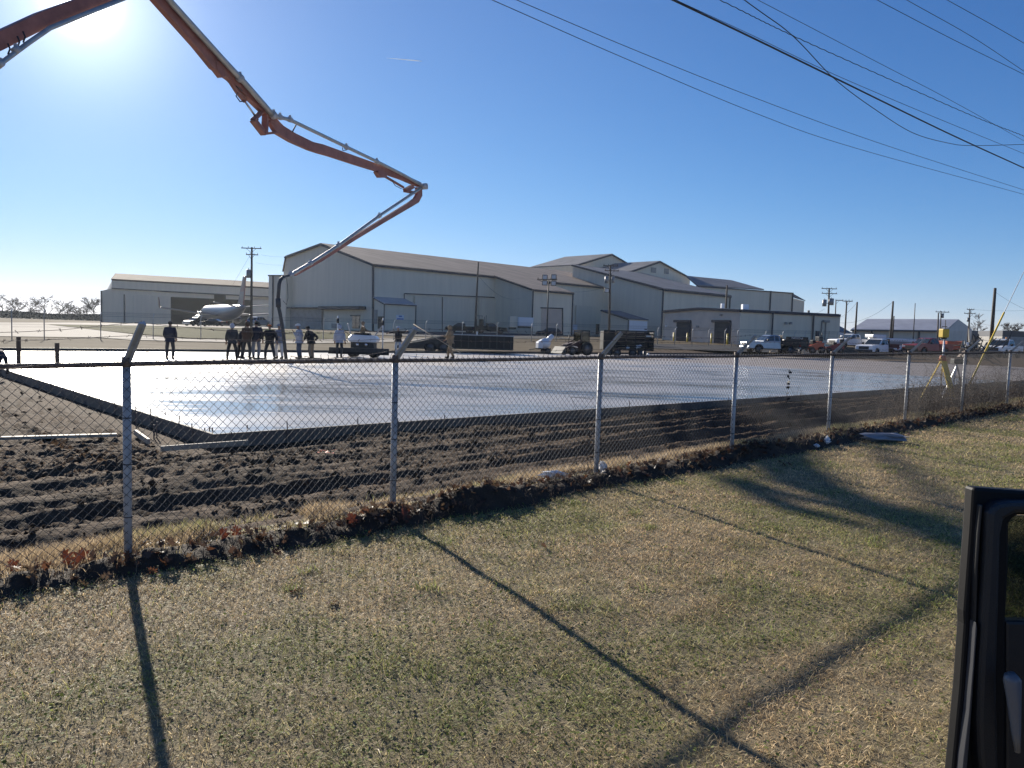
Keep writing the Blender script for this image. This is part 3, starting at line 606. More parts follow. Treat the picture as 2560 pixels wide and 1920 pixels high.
# --- main hangar
C0 = at(933, 824, 150); GZ = .6
main = thing('hangar', 'large beige metal hangar with brown roof behind the parked dark trucks', 'hangar', (C0[0], C0[1], 1.3))
gp = lambda x, y: v3(onp(x, y, C0, DB))
eR, ap, eL, mL = gp(933, 662), gp(805, 611), gp(716, 643), gp(709, 680)
bR = v3(C0, GZ); bL = v3(mL, GZ)
LEN = 77.0; A3 = Vector((DA[0], DA[1], 0)); B3 = Vector((DB[0], DB[1], 0))
MB().prism([bR, eR, ap, eL, mL, bL], A3*LEN).build('wall', 'wall_metal', main, True)
up3 = Vector((0, 0, .06))
for p, q in ((eR, ap), (ap, eL), (eL, mL)):
    o_ = Vector((0, 0, .05)); ov = (p-q).normalized()*.35 if p is eR else Vector((0, 0, 0))
    MB().prism([p+ov+o_-A3*.35, q+o_-A3*.35, q+o_+Vector((0, 0, .22)) - A3*.35, p+ov+o_+Vector((0, 0, .22))-A3*.35], A3*(LEN+.7)).build('roof', 'roof_metal', main, True)
n_g = -A3; n_l = -B3
lines('trim', 'trim_dark', main, [(bR-A3*.1-B3*.1, eR-A3*.1-B3*.1), (eR-A3*.42-B3*.35-Vector((0, 0, .1)), ap-A3*.42-Vector((0, 0, .1))), (ap-A3*.42-Vector((0, 0, .1)), eL-A3*.42-Vector((0, 0, .1))), (eR-B3*.42-Vector((0, 0, .2)), eR-B3*.42+A3*LEN-Vector((0, 0, .2)))], .32)
# lean-to wing towards the viewer
u32 = bR+A3*32; WL = 12.3
def lw(x, y, P, D): return v3(onp(x, y, P, D))
k0 = C0[:2]+DA*32; e_out = lw(1333, 725, k0, DB); e_in = eR+A3*32; eo2 = lw(1431, 731, np.array(e_out[:2]), DA)
wl_ = [Vector((e_in.x, e_in.y, GZ)), Vector((e_out.x, e_out.y, GZ)), e_out, e_in]; wv = Vector((eo2.x-e_out.x, eo2.y-e_out.y, 0))
MB().prism(wl_, wv).build('side_wing', 'wall_metal', main, True)
dn = (e_out-e_in); MB().prism([e_in+Vector((0, 0, .1))-A3*.3, e_out+dn*.03+Vector((0, 0, .05))-A3*.3, e_out+dn*.03+Vector((0, 0, .27))-A3*.3, e_in+Vector((0, 0, .32))-A3*.3], wv+A3*.6).build('wing_roof', 'roof_metal', main, True)
lines('trim', 'trim_dark', main, [(e_in-A3*.4, e_out-A3*.4), (Vector((e_out.x, e_out.y, GZ))-A3*.1-B3*.1, e_out-A3*.1-B3*.1), (e_out-B3*.45-Vector((0, 0, .15)), e_out+wv-B3*.45-Vector((0, 0, .15))), (Vector((e_out.x, e_out.y, GZ))+wv-B3*.1+A3*.1, e_out+wv-B3*.1+A3*.1)], .28)
WP = np.array(e_out[:2])
wpart('roller_door', 'door_tan', main, WP, DA, -DB, (1352, 770, 1404, 837), .08)
lines('door_frame', 'trim_dark', main, [(lw(1405, 771, WP, DA)-B3*.15, lw(1405, 838, WP, DA)-B3*.15), (lw(1351, 769.5, WP, DA)-B3*.15, lw(1406, 771, WP, DA)-B3*.15)], .22)
# long wall: sliding doors, track, seams
for r_ in [(1034, 741, 1103, 828), (1104, 743, 1172, 829.5), (1195, 745, 1262, 831)]:
    wpart('sliding_door', 'door_metal', main, C0, DA, -DB, r_, .22, .3)
lines('door_track', 'trim_dark', main, [(lw(1010, 734, C0, DA)-B3*.3, lw(1234, 743.5, C0, DA)-B3*.3)], .2)
lines('seam', 'trim_dark', main, [(lw(1103.5, 743, C0, DA)-B3*.3, lw(1103.5, 829, C0, DA)-B3*.3), (lw(1010, 734, C0, DA)-B3*.1, lw(1010, 751, C0, DA)-B3*.1)], .12)
wpart('side_door', 'dark_inside', main, C0, DA, -DB, (1489, 810, 1497, 836), .1)
wpart('vent_box', 'sign_white', main, C0, DA, -DB, (1429, 811, 1439, 834), .5, .5)
wpart('sliding_door', 'door_metal', main, C0, DA, -DB, (1437, 763, 1488, 835), .15)
# box extension beside the corner
q0 = C0[:2]-DB*3.8; xb = lw(961, 760, C0, DB); xt = gp(933, 744); x2 = lw(1039, 762, np.array(xb[:2]), DA); xv = Vector((x2.x-xb.x, x2.y-xb.y, 0))
MB().prism([Vector((xt.x, xt.y, GZ)), Vector((xb.x, xb.y, GZ)), xb, xt], xv).build('box_extension', 'wall_metal', main, True)
MB().prism([xt+Vector((0, 0, .05))-A3*.15, xb-B3*.2+Vector((0, 0, .02))-A3*.15, xb-B3*.2+Vector((0, 0, .2))-A3*.15, xt+Vector((0, 0, .23))-A3*.15], xv+A3*.3).build('extension_roof', 'roof_pale', main, True)
lines('trim', 'trim_dark', main, [(xt-A3*.2, xb-A3*.2), (Vector((xb.x, xb.y, GZ))-A3*.08-B3*.08, xb-A3*.08-B3*.08), (xb-B3*.3, xb-B3*.3+xv), (xb-B3*.08+xv+A3*.05, Vector((xb.x, xb.y, GZ))-B3*.08+xv+A3*.05)], .18)
XP = np.array(xb[:2])
sg = wpart('sign', 'sign_white', main, XP, DA, -DB, (990, 787, 1009, 799), .1, .1)
wpart('sign_stripe', 'sign_blue', sg, XP, DA, -DB, (991, 795.5, 1008, 798.5), .12, .05); wpart('sign_stripe', 'sign_blue', sg, XP, DA, -DB, (996, 789, 1004, 792.5), .12, .05)
for c in sg.children: c.location = (0, 0, 0)
# gable side: canopy, doors, louvre
wpart('canopy', 'trim_dark', main, C0, DB, -DA, (707, 768.5, 812, 771.5), 1.4, 1.4); wpart('canopy', 'trim_dark', main, C0, DB, -DA, (812, 766.5, 915, 774), 1.6, 1.6)
wpart('annex_wall', 'concrete_wall', main, C0, DB, -DA, (708, 772, 808, 827), .5, .5)
for r_ in [(881.5, 791, 890, 821), (891, 791, 899.5, 821)]: wpart('glass_door', 'glass', main, C0, DB, -DA, r_, .12)
lines('door_frame', 'trim_dark', main, [(gp(879, 789)-A3*.2, gp(902, 789)-A3*.2)], .25)
wpart('side_door', 'dark_inside', main, C0, DB, -DA, (945.5, 791, 960, 822), .12)
wpart('louvre', 'concrete_wall', main, C0, DB, -DA, (935, 774.5, 943, 810), .15); wpart('air_conditioner', 'concrete_wall', main, C0, DB, -DA, (838, 809, 850, 820), .9, .9)
# door pocket at the left end
PP = C0[:2]-DA*1.6
pl = lambda x, y: v3(onp(x, y, PP, DB))
MB().prism([v3(pl(715, 690), GZ), pl(715, 690), pl(672, 690), v3(pl(672, 690), GZ)], A3*9).build('door_pocket', 'wall_metal', main, True)
lines('trim', 'trim_dark', main, [(pl(684, 690)-A3*.15, v3(pl(684, 690), GZ)-A3*.15), (pl(716, 690)-A3*.1+Vector((0, 0, .1)), pl(672, 690)-A3*.1+Vector((0, 0, .1)))], .28)
# boxes by the wing
for x0, y0, x1, y1, mt_, nm, lab in [(1292, 793, 1331, 815, 'sign_white', 'utility_trailer', 'pale box trailer standing beside the hangar wing'), (1271, 791, 1291, 818, 'wall_metal', 'utility_cabinet', 'pale grey cabinet left of the box trailer at the hangar')]:
    Pm = at(x0, y1, 156); z0 = Pm[2]; w = (x1-x0)*156/FPX; h = (y1-y0)*156/FPX
    tg = thing(nm, lab, 'cabinet' if 'cab' in nm else 'trailer', (Pm[0]+w/2, Pm[1], z0-.4)); b_ = MB().box((0, 0, h/2+.4), (w, 1.8, h), rz=.25); b_.build('cabinet_box', mt_, tg, bevel=.04)
    MB().box((0, 0, .2), (w*.8, 1.4, .4), rz=.25).build('base', 'dark_metal', tg)
# --- hangar complex behind, right of centre
D0 = at(1658, 839, 185)
rear = thing('hangar', 'stepped grey hangar block with several gables rising behind the brown roofed hangar', 'hangar', (D0[0], D0[1], 1.3))
dp = lambda x, y: v3(onp(x, y, D0, DB)); da_ = lambda x, y: v3(onp(x, y, D0, DA))
dE, dT, dF = dp(1658, 724), dp(1432, 664), da_(1824, 737); dv = Vector((dF.x-dE.x, dF.y-dE.y, 0))
MB().prism([v3(dE, GZ), dE, dT, v3(dT, GZ)], dv).build('wall', 'wall_metal', rear, True)
MB().prism([dE-A3*.3-B3*.4+up3, dT-A3*.3+up3, dT-A3*.3+up3*5, dE-A3*.3-B3*.4+up3*5], dv+A3*.6).build('roof', 'roof_dark', rear, True)
lines('trim', 'trim_dark', rear, [(dE-A3*.4, dT-A3*.4), (v3(dE, GZ)-A3*.1-B3*.1, dE-A3*.1-B3*.1), (dE-B3*.5-up3*3, dE-B3*.5+dv-up3*3), (v3(dE, GZ)+dv-B3*.1+A3*.1, dE+dv-B3*.1+A3*.1)], .35)
def gable(Y, pts, along, depth, refpx):
    P = at(refpx, 700, Y); q = [v3(onp(x, y, P, DA)) for x, y in pts]
    MB().prism([v3(q[0], 4)]+q+[v3(q[-1], 4)], B3*depth).build('gable_wall', 'wall_metal', rear, True)
    for a, b in zip(q[:-1], q[1:]):
        MB().prism([a-B3*.4+up3, b-B3*.4+up3, b-B3*.4+up3*6, a-B3*.4+up3*6], B3*(depth+.4)).build('roof', 'roof_dark', rear, True)
        MB().bar(a-B3*.5, b-B3*.5, .35, .35).build('trim', 'trim_dark', rear, True)
    return P
gable(250, [(1440, 664), (1528, 637), (1585, 670)], None, 20, 1528)
PG = gable(236, [(1575, 680), (1648, 655), (1725, 697)], None, 17, 1648)
for r_ in [(1627, 668, 1639, 681), (1660, 671, 1671, 684)]: wpart('louvre', 'concrete_wall', rear, PG, DA, -DB, r_, .15)
H0 = at(1740, 716, 215); H1 = at(1982, 733, 233); HD = np.array([H1[0]-H0[0], H1[1]-H0[1]]); HD /= np.linalg.norm(HD); HN = np.array([HD[1], -HD[0]])
h0, h1 = v3(H0), v3(H1); hb = Vector((-HN[0], -HN[1], 0))
MB().prism([v3(h0, GZ), v3(h1, GZ), h1, h0], hb*38).build('wall', 'wall_metal', rear, True)
r1, r2 = v3(at(1714, 692, 234)), v3(at(1828, 703, 244)); r3 = v3(at(1908, 726, 232))
MB().prism([h0-hb*.3+up3, r3-hb*.3+up3, r2+up3, r1+up3], (0, 0, .3)).build('roof', 'roof_dark', rear, True)
e_ = lambda x, y: v3(onp(x, y, H0, HD))
lines('trim', 'trim_dark', rear, [(e_(1740, 716)-hb*.2, e_(1982, 733)-hb*.2), (e_(1926, 727)-hb*.2, v3(e_(1926, 727), GZ)-hb*.2), (e_(1981, 733)-hb*.2, v3(e_(1981, 733), GZ)-hb*.2)], .3)
x0_, x1_ = v3(at(1982, 745, 240)), v3(at(2011, 753, 243)); MB().prism([v3(x0_, GZ), v3(x1_, GZ), x1_, x0_], hb*14).build('end_bay', 'wall_metal', rear, True)
MB().prism([x0_-hb*.3+up3, x1_-hb*.3+up3, x1_+hb*.2+up3*3, x0_+up3*3+Vector((0, 0, .9))], (0, 0, .3)).build('roof', 'roof_dark', rear, True)
# --- lean-to shed before it
E0 = at(1571, 836, 172); shed = thing('shed', 'small pale lean-to shed with sloping dark roof behind the black trailer', 'shed', (E0[0], E0[1], 1.2))
sp_ = lambda x, y: v3(onp(x, y, E0, DB)); sf = lambda x, y: v3(onp(x, y, E0, DA))
s1, s2, s3 = sp_(1571, 799), sp_(1503, 777), sf(1618, 801); sv_ = Vector((s3.x-s1.x, s3.y-s1.y, 0))
MB().prism([v3(s1, GZ), s1, s2, v3(s2, GZ)], sv_).build('wall', 'wall_metal', shed, True)
MB().prism([s1-A3*.2-B3*.3+up3, s2-A3*.2+up3, s2-A3*.2+up3*4, s1-A3*.2-B3*.3+up3*4], sv_+A3*.4).build('roof', 'roof_dark', shed, True)
lines('trim', 'trim_dark', shed, [(s1-A3*.25, s2-A3*.25), (v3(s1, GZ)-A3*.1-B3*.1, s1-A3*.1-B3*.1)], .2)
wpart('front_panel', 'sign_white', shed, E0, DA, -DB, (1572, 801, 1617, 832), .06)
for k in range(3): wpart('numeral', 'trim_dark', shed, E0, DA, -DB, (1610.5+k*2.1, 821.5, 1612+k*2.1, 825), .1)
# --- flat roofed warehouse with two roller doors
R0_ = at(1851, 858, 118); LD = np.array([.933, .36]); GD = np.array([-.36, .933])
G_end = at(1661, 778, 134); GD = np.array([G_end[0]-R0_[0], G_end[1]-R0_[1]]); GD /= np.linalg.norm(GD); GNo = np.array([-GD[1], GD[0]]); GNo = GNo if GNo[1] < 0 else -GNo
L_end = at(2098, 788, 126); LD = np.array([L_end[0]-R0_[0], L_end[1]-R0_[1]]); LD /= np.linalg.norm(LD); LNo = np.array([LD[1], -LD[0]])
wh = thing('warehouse', 'low tan block warehouse with two dark roller doors right of centre', 'warehouse', (R0_[0], R0_[1], .8))
gq = lambda x, y: v3(onp(x, y, R0_, GD)); lq = lambda x, y: v3(onp(x, y, R0_, LD))
c1, pk, g1, l1 = gq(1851, 777), gq(1750, 772), gq(1661, 779), lq(2098, 789)
G3, L3 = Vector((*GNo, 0)), Vector((*LNo, 0))
back = Vector((l1.x+g1.x-c1.x, l1.y+g1.y-c1.y, (l1.z+g1.z)/2))
MB().prism([v3(c1, 0), c1, pk, g1, v3(g1, 0)], -G3*.4).build('gable_wall', 'wall_block', wh, True)
MB().prism([v3(c1, 0), v3(l1, 0), l1, c1], -L3*.4).build('front_wall', 'wall_metal', wh, True)
MB().prism([v3(g1, 0), v3(back, 0), back, g1], -G3*-.3).build('rear_wall', 'wall_metal', wh, True); MB().prism([v3(l1, 0), v3(back, 0), back, l1], -G3*.3).build('side_wall', 'wall_metal', wh, True)
bp_ = Vector((pk.x+l1.x-c1.x, pk.y+l1.y-c1.y, pk.z-c1.z+l1.z))
MB().prism([c1+up3, l1+up3, bp_+up3, pk+up3], (0, 0, .2)).build('roof', 'roof_pale', wh, True); MB().prism([pk+up3, bp_+up3, back+up3, g1+up3], (0, 0, .2)).build('roof', 'roof_pale', wh, True)
lines('fascia', 'trim_dark', wh, [(c1+G3*.15, pk+G3*.15), (pk+G3*.15, g1+G3*.15), (c1+L3*.15, l1+L3*.15)], .4)
lines('downpipe', 'trim_dark', wh, [(lq(1931, 782)+L3*.15, v3(lq(1931, 782), 0)+L3*.15), (lq(2033, 786)+L3*.15, v3(lq(2033, 786), 0)+L3*.15)], .2)
for xa, xb2 in ((1690, 1726), (1785, 1825)):
    wpart('roller_door', 'roller_door', wh, R0_, GD, GNo, (xa, 803, xb2, 858), .08); wpart('roller_housing', 'trim_dark', wh, R0_, GD, GNo, (xa-3, 800, xb2+2, 806), .35, .4)
    wpart('door_frame', 'trim_dark', wh, R0_, GD, GNo, (xb2-1.5, 803, xb2+1, 858), .2)
for x_ in (1804, 1745): wpart('wall_lamp', 'concrete_wall', wh, R0_, GD, GNo, (x_-2, 785 if x_ == 1804 else 814, x_+2, 790 if x_ == 1804 else 819), .3, .3)
wpart('wall_lamp', 'plastic_white', wh, R0_, GD, GNo, (1666, 813, 1669, 817), .3, .3)
for x0 in (2038, 2071): wpart('side_door', 'trim_dark' if x0 == 2038 else 'door_metal', wh, R0_, LD, LNo, (x0, 827, x0+(8 if x0 == 2038 else 14), 862), .1)
for x0 in (1962, 1974): wpart('vent', 'concrete_wall', wh, R0_, LD, LNo, (x0, 805, x0+5, 811), .15)
wpart('meter_box', 'concrete_wall', wh, R0_, LD, LNo, (2056, 800, 2070, 806), .4, .4); wpart('conduit', 'concrete_wall', wh, R0_, LD, LNo, (2061, 806, 2062.5, 850), .15); wpart('conduit', 'concrete_wall', wh, R0_, LD, LNo, (2051, 802, 2052.2, 850), .15)
for px, y0, y1, w, mtn in [(1806, 759, 772, .5, 'plastic_white'), (1862, 761, 776, 1.0, 'sign_white'), (2021, 776, 785, .3, 'trim_dark')]:
    p = at(px, y1, 128); h = (y1-y0)*128/FPX; MB().box((p[0], p[1], p[2]+h/2), (w, w, h)).build('roof_vent', mtn, wh, True)
for px, py in [(1684, 852), (1718, 854), (1778, 856), (1818, 857)]:
    p = onp(px, py, np.array(R0_[:2])+GNo*1.2, GD); h = 1.25; mb = MB(); mb.cyl((p[0], p[1], .4), (p[0], p[1], p[2]+h+.1), .14, n=10); mb.ell((p[0], p[1], p[2]+h+.1), (.14, .14, .1), 10, 4, 0)
    tag(mb.build('bollard', 'yellow_paint'), 'yellow steel bollard guarding the roller doors of the tan warehouse', 'bollard', 'yellow bollards at the roller doors')
# --- hangar at the far left with an open dark bay
LH0 = at(253, 805, 235); LH1 = at(690, 721, 262); QD = np.array([LH1[0]-LH0[0], LH1[1]-LH0[1]]); QD /= np.linalg.norm(QD); QN = np.array([QD[1], -QD[0]]); Q3 = Vector((*QN, 0))
lh = thing('hangar', 'long hangar at the far left with an open dark bay behind the airliner', 'hangar', (LH0[0], LH0[1], .8))
q = lambda x, y: v3(onp(x, y, LH0, QD))
def panel(name, pts, mat, t=.5, out=0.): return MB().prism([p+Q3*out for p in pts], -Q3*t).build(name, mat, lh, True)
panel('wall', [v3(q(253, 805), .2), v3(q(427, 805), .2), q(427, 742), q(427, 731), q(279, 721), q(253, 727)], 'wall_metal')
panel('wall', [v3(q(632, 805), .2), v3(q(700, 805), .2), q(700, 745), q(632, 745)], 'wall_metal')
panel('door_header', [q(427, 742), q(535, 747), q(535, 736.5), q(427, 731)], 'door_metal'); panel('door_header', [q(565, 748), q(700, 752), q(700, 744), q(565, 738)], 'door_metal')
panel('upper_band', [q(279, 721), q(279, 700), q(700, 722.5), q(700, 744)], 'wall_metal', .8, .4)
panel('sliding_door', [v3(q(333, 805), .2), v3(q(426, 805), .2), q(426, 741), q(333, 737)], 'door_metal', .3, .3)
lines('trim', 'trim_dark', lh, [(q(279, 700)+Q3*.5, q(700, 722.5)+Q3*.5), (q(279, 721)+Q3*.5, q(700, 744)+Q3*.5), (q(311, 736)+Q3*.1, v3(q(311, 736), .5)+Q3*.1), (q(253, 727)+Q3*.1, v3(q(253, 727), .5)+Q3*.1)], .3)
dvx = at(288, 686, 254); dback = Vector((dvx[0]-q(279, 700).x, dvx[1]-q(279, 700).y, 0)); rl, rr = q(279, 700)+dback, q(700, 722.5)+dback; rz_ = at(287, 686, rl.y)[2]; rl.z = rz_; rr.z = rz_+.0
MB().prism([q(277, 700)+Q3*.8+up3, q(700, 722.5)+Q3*.8+up3, rr+up3, rl+up3], (0, 0, .3)).build('roof', 'roof_tan', lh, True)
MB().prism([q(253, 727), q(279, 721)+Q3*.1, q(279, 700), rl, q(253, 727)+dback*.9, v3(q(253, 727)+dback*.9, .2), v3(q(253, 727), .2)], Vector((QD[0], QD[1], 0))*.4).build('side_wall', 'wall_metal', lh, True)
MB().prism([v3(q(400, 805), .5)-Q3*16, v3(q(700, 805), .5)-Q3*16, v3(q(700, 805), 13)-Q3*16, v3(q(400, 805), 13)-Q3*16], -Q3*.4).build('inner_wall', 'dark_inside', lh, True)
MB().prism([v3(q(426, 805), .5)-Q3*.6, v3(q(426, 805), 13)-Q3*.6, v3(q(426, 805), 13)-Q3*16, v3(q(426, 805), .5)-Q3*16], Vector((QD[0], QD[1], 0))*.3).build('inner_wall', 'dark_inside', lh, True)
# --- far right shed and flat blocks
fs = thing('shed', 'long metal shed with pale grey gabled roof at the far right beyond the pickups', 'shed', tuple(at(2250, 850, 205)))
f0, f1, f2 = v3(at(2130, 826, 200)), v3(at(2366, 828.5, 196)), v3(at(2430, 826, 216)); fr1, fr0 = v3(at(2396, 801, 207)), v3(at(2168, 800, 212)); fb = Vector((f2.x-f1.x, f2.y-f1.y, 0))
MB().prism([v3(f0, 0), v3(f1, 0), f1, f0], fb*.02).build('front_wall', 'wall_block', fs, True)
MB().prism([v3(f1, 0), f1, fr1, f2, v3(f2, 0)], (f0-f1)*.01).build('gable_wall', 'wall_block', fs, True)
MB().prism([f0+up3+fb*-.03, f1+up3-fb*.03, fr1+up3, fr0+up3], (0, 0, .25)).build('roof', 'roof_pale', fs, True); MB().prism([fr0+up3, fr1+up3, f2+up3, Vector((f0.x+fb.x, f0.y+fb.y, f2.z))+up3], (0, 0, .25)).build('roof', 'roof_pale', fs, True)
lines('trim', 'trim_dark', fs, [(f0-fb*.04, f1-fb*.04), (f0.lerp(f1, .22)-fb*.01, v3(f0.lerp(f1, .22), 0)-fb*.01), (f0.lerp(f1, .72)-fb*.01, v3(f0.lerp(f1, .72), 0)-fb*.01)], .35)
for x0, y0, x1, Y, m1, m2, ysp, lab in [(2420, 825.5, 2512, 235, 'roof_dark', 'trim_dark', 846, 'low dark brown flat roofed building right of the grey gabled shed'), (2507, 826, 2720, 215, 'trim_dark', 'concrete_wall', 841, 'flat roofed grey building with a dark upper band at the right edge')]:
    a, b = v3(at(x0, y0, Y)), v3(at(x1, y0+5, Y+12)); t = thing('flat_building', lab, 'building', (a.x, a.y, 0)); zs_ = at(x0, ysp, Y)[2]
    MB().prism([v3(a, zs_), v3(b, zs_), v3(b, a.z), a], (4, 18, 0)).build('upper_band', m1, t, True); MB().prism([v3(a, -1), v3(b, -1), v3(b, zs_), v3(a, zs_)], (4, 18, 0)).build('lower_wall', m2, t, True)
a = at(2094, 845, 150); sh = thing('shelter', 'small open shelter with green grey roof just right of the warehouse', 'shelter', (a[0], a[1], 0))
P_ = [v3(at(2092, 830, 150)), v3(at(2134, 838, 150)), v3(at(2132, 836, 158)), v3(at(2098, 817, 158))]; MB().prism(P_, (0, 0, .25)).build('roof', 'roof_dark', sh, True)
MB().bar(P_[0]+Vector((0, 0, -.2)), P_[1]+Vector((0, 0, -.2)), .35, .5).build('fascia', 'sign_white', sh, True)
for px in (2098, 2128): p = at(px, 840, 152); MB().cyl((p[0], p[1], 0), (p[0], p[1], p[2]+.4), .15).build('post', 'dark_metal', sh, True)
P_ = at(2096, 848, 154); MB().box((P_[0]+2, P_[1]+2, 1.2), (3, 2, 2.4)).build('wall', 'wall_block', sh, True)

# ================================================================ POLES
def pole(px, ytop, Y, ybase, r, label, arms=(), trans=(), lamps=(), grp=None, name='utility_pole', mat='wood_pole', pxb=None):
    b = at(pxb or px, ybase, Y); ztop = at(px, ytop, Y)[2]; t = thing(name, label, 'pole', (b[0], b[1], b[2]), 0, grp); k = Y/FPX; H = ztop-b[2]
    lx = (at(px, ytop, Y)[0]-b[0]) if pxb else 0
    mb = MB(); mb.tube([(0, 0, -2), (lx*.5, 0, H/2), (lx, 0, H)], [r*1.25, r, r*.8], 8); mb.build('shaft', mat, t)
    for (y, x0, x1) in arms:
        z = at(px, y, Y)[2]-b[2]; u0, u1 = (x0-px)*k, (x1-px)*k
        a = MB(); a.bar((u0+lx, -r-.06, z), (u1+lx, -r-.06, z), .12, .14); ao = a.build('crossarm', 'wood_pole', t)
        n = 4
        for i in range(n):
            f = u0+(u1-u0)*(i+.15)/(n-.7); ins = MB(); ins.cyl((f+lx, -r-.06, z+.07), (f+lx, -r-.06, z+.33), .05, .035, 6); ins.build('insulator', 'rubber', ao)
        br = MB(); br.bar((u0*.5+lx, -r-.1, z-.03), (lx, -r-.1, z-.75), .05); br.build('brace', 'dark_metal', t); br = MB(); br.bar((u1*.5+lx, -r-.1, z-.03), (lx, -r-.1, z-.75), .05); br.build('brace', 'dark_metal', t)
    for (x, y, w, h) in trans:
        z = at(x, y, Y)[2]-b[2]; f = (x-px)*k+lx; c = MB(); c.cyl((f, -.1, z-h/2), (f, -.1, z+h/2), w/2, n=12); c.ell((f, -.1, z+h/2), (w/2, w/2, .12), 12, 4, 0); tr = c.build('transformer', 'transformer', t)
        d = MB(); d.cyl((f, -.1, z+h/2), (f, -.1, z+h/2+.35), .06, .04, 6); d.build('bushing', 'rubber', tr); d = MB(); d.bar((f, -.1, z), (lx, -.1, z), .12); d.build('bracket', 'dark_metal', tr)
    for (x, y) in lamps:
        z = at(x, y, Y)[2]-b[2]; f = (x-px)*k+lx; c = MB(); c.box((f, -.2, z), (.85, .35, .75), R=Matrix.Rotation(.3, 3, 'X')); fl = c.build('floodlight', 'dark_metal', t, bevel=.03); d = MB(); d.box((f, -.42, z-.04), (.66, .06, .56), R=Matrix.Rotation(.3, 3, 'X')); d.build('lens', 'sign_white', fl)
    return t
pole(628, 618, 130, 820, .19, 'tall utility pole with two crossarms and a transformer before the airliner tail', [(621, 603, 653), (637, 615, 645)], [(621, 685, .75, 1.3)])
pole(1196, 655, 135, 815, .17, 'bare dark pole standing before the sliding doors of the main hangar', pxb=1188)
pole(1367, 699, 122, 842, .11, 'dark lamp pole with four square floodlights before the tan roller door', [(699, 1338, 1388)], [], [(1357, 693), (1379, 692), (1357, 707), (1379, 708)], name='floodlight_pole', mat='dark_metal')
pole(1526, 663, 140, 832, .19, 'brown utility pole with crossarms and transformers left of the small lean-to shed', [(665, 1508, 1545), (677, 1512, 1547)], [(1518, 700, .7, 1.2), (1534, 700, .6, 1.1)], [(1519, 726)], pxb=1523)
pole(1818, 713, 165, 790, .2, 'short dark pole rising behind the warehouse roof', pxb=1814)
pole(2073, 720, 160, 850, .2, 'utility pole with two crossarms and twin transformers behind the warehouse', [(722, 2053, 2091), (734, 2054, 2092)], [(2063, 758, .85, 1.3), (2079, 755, 1.1, 1.3)], pxb=2069)
pole(2090, 749, 175, 850, .13, 'thin pole just right of the twin transformer pole', [(751, 2088, 2105)], pxb=2086)
pole(2117, 752, 145, 852, .15, 'pole with a single crossarm by the small green roofed shelter', [(753, 2105, 2130)], pxb=2111)
pole(2143, 755, 130, 852, .15, 'bare pole standing left of the white pickup with open hood shade', pxb=2137)
pole(2233, 753, 120, 850, .16, 'bare brown pole with a guy wire before the grey gabled shed', pxb=2226)
pole(2235, 790, 150, 850, .13, 'shorter bare pole just right of the guyed brown pole', pxb=2231)
pole(2288, 758, 140, 850, .08, 'thin dark mast before the middle of the grey gabled shed', name='mast', mat='dark_metal', pxb=2283)
pole(2346, 782, 160, 855, .15, 'short thick pole left of the crossarm pole before the shed gable', pxb=2344)
pole(2353, 778, 175, 855, .13, 'slim crossarm pole standing over the yellow laser level', [(780, 2338, 2372)], [(2357, 790, .5, .9)], pxb=2349)
pole(2425, 773, 175, 852, .17, 'utility pole with two crossarms at the right end of the grey gabled shed', [(774, 2416, 2434), (784, 2410, 2438)], [(2421, 800, .4, .8)], pxb=2420)
pole(2488, 720, 110, 862, .23, 'thick bare pole at the far right before the dark brown building', pxb=2477)
pole(2364, 800, 190, 850, .1, 'small thin post rising over the shed roof behind the laser level', pxb=2363)

# ================================================================ WIRES
def wire(pts, h, r, label, mat='black_wire', wav=0., name='overhead_wire', Ys=None, ext=True):
    Pw = []
    for i, (x, y) in enumerate(pts):
        d = ray(x, y); t = (h[i] if hasattr(h, '__len__') else h)/d[2] if Ys is None else Ys[i]/d[1]; Pw.append(Vector(CAM+d*t))
    if ext: Pw = [Pw[0]+(Pw[0]-Pw[1]).normalized()*6]+Pw+[Pw[-1]+(Pw[-1]-Pw[-2])*.8]
    out = []; n = len(Pw)
    for i in range(n-1):
        p0, p1, p2, p3 = Pw[max(i-1, 0)], Pw[i], Pw[i+1], Pw[min(i+2, n-1)]
        for k in range(10):
            t = k/10; out.append(.5*((2*p1)+(p2-p0)*t+(2*p0-5*p1+4*p2-p3)*t*t+(3*p1-p0-3*p2+p3)*t**3))
    out.append(Pw[-1])
    if wav:
        fine = []
        for a, b in zip(out[:-1], out[1:]):
            for k in range(8): q_ = a.lerp(b, k/8); i = len(fine); fine.append(q_+Vector((0, 0, wav*math.sin(i*.9))))
        out = fine
    mb = MB(); mb.tube(out, r, 5); return tag(mb.build(name, mat), label, 'wire')
wire([(1231, 0), (1544, 138), (1889, 283), (2135, 369), (2560, 486)], 7.0, .0085, 'lower wire of the long pair crossing the open sky nearest the hangars')
wire([(1292, 0), (1594, 128), (1883, 243), (2196, 357), (2560, 475)], 7.3, .0085, 'upper wire of the long pair crossing the open sky nearest the hangars')
wire([(1683, 0), (1876, 92), (2079, 191), (2368, 332), (2560, 420)], 7.0, .022, 'thickest black cable running down to the right edge', name='overhead_cable')
wire([(1690, 0), (1880, 88), (2079, 183), (2320, 286), (2560, 384)], 7.2, .007, 'thin wire parting from the thickest cable towards the right edge')
wire([(1800, 0), (1975, 86), (2208, 191), (2430, 289), (2547, 335)], 7.6, .010, 'twisted wavy cable ending at a loop by the right edge', wav=.008, name='overhead_cable')
wire([(1861, 0), (1981, 89), (2086, 197), (2184, 271), (2282, 332), (2368, 357), (2430, 364), (2560, 361)], [7.2, 7.0, 6.8, 6.9, 7.1, 7.4, 7.6, 8.0], .011, 'slack service cable dipping across the other wires and levelling off', name='overhead_cable')
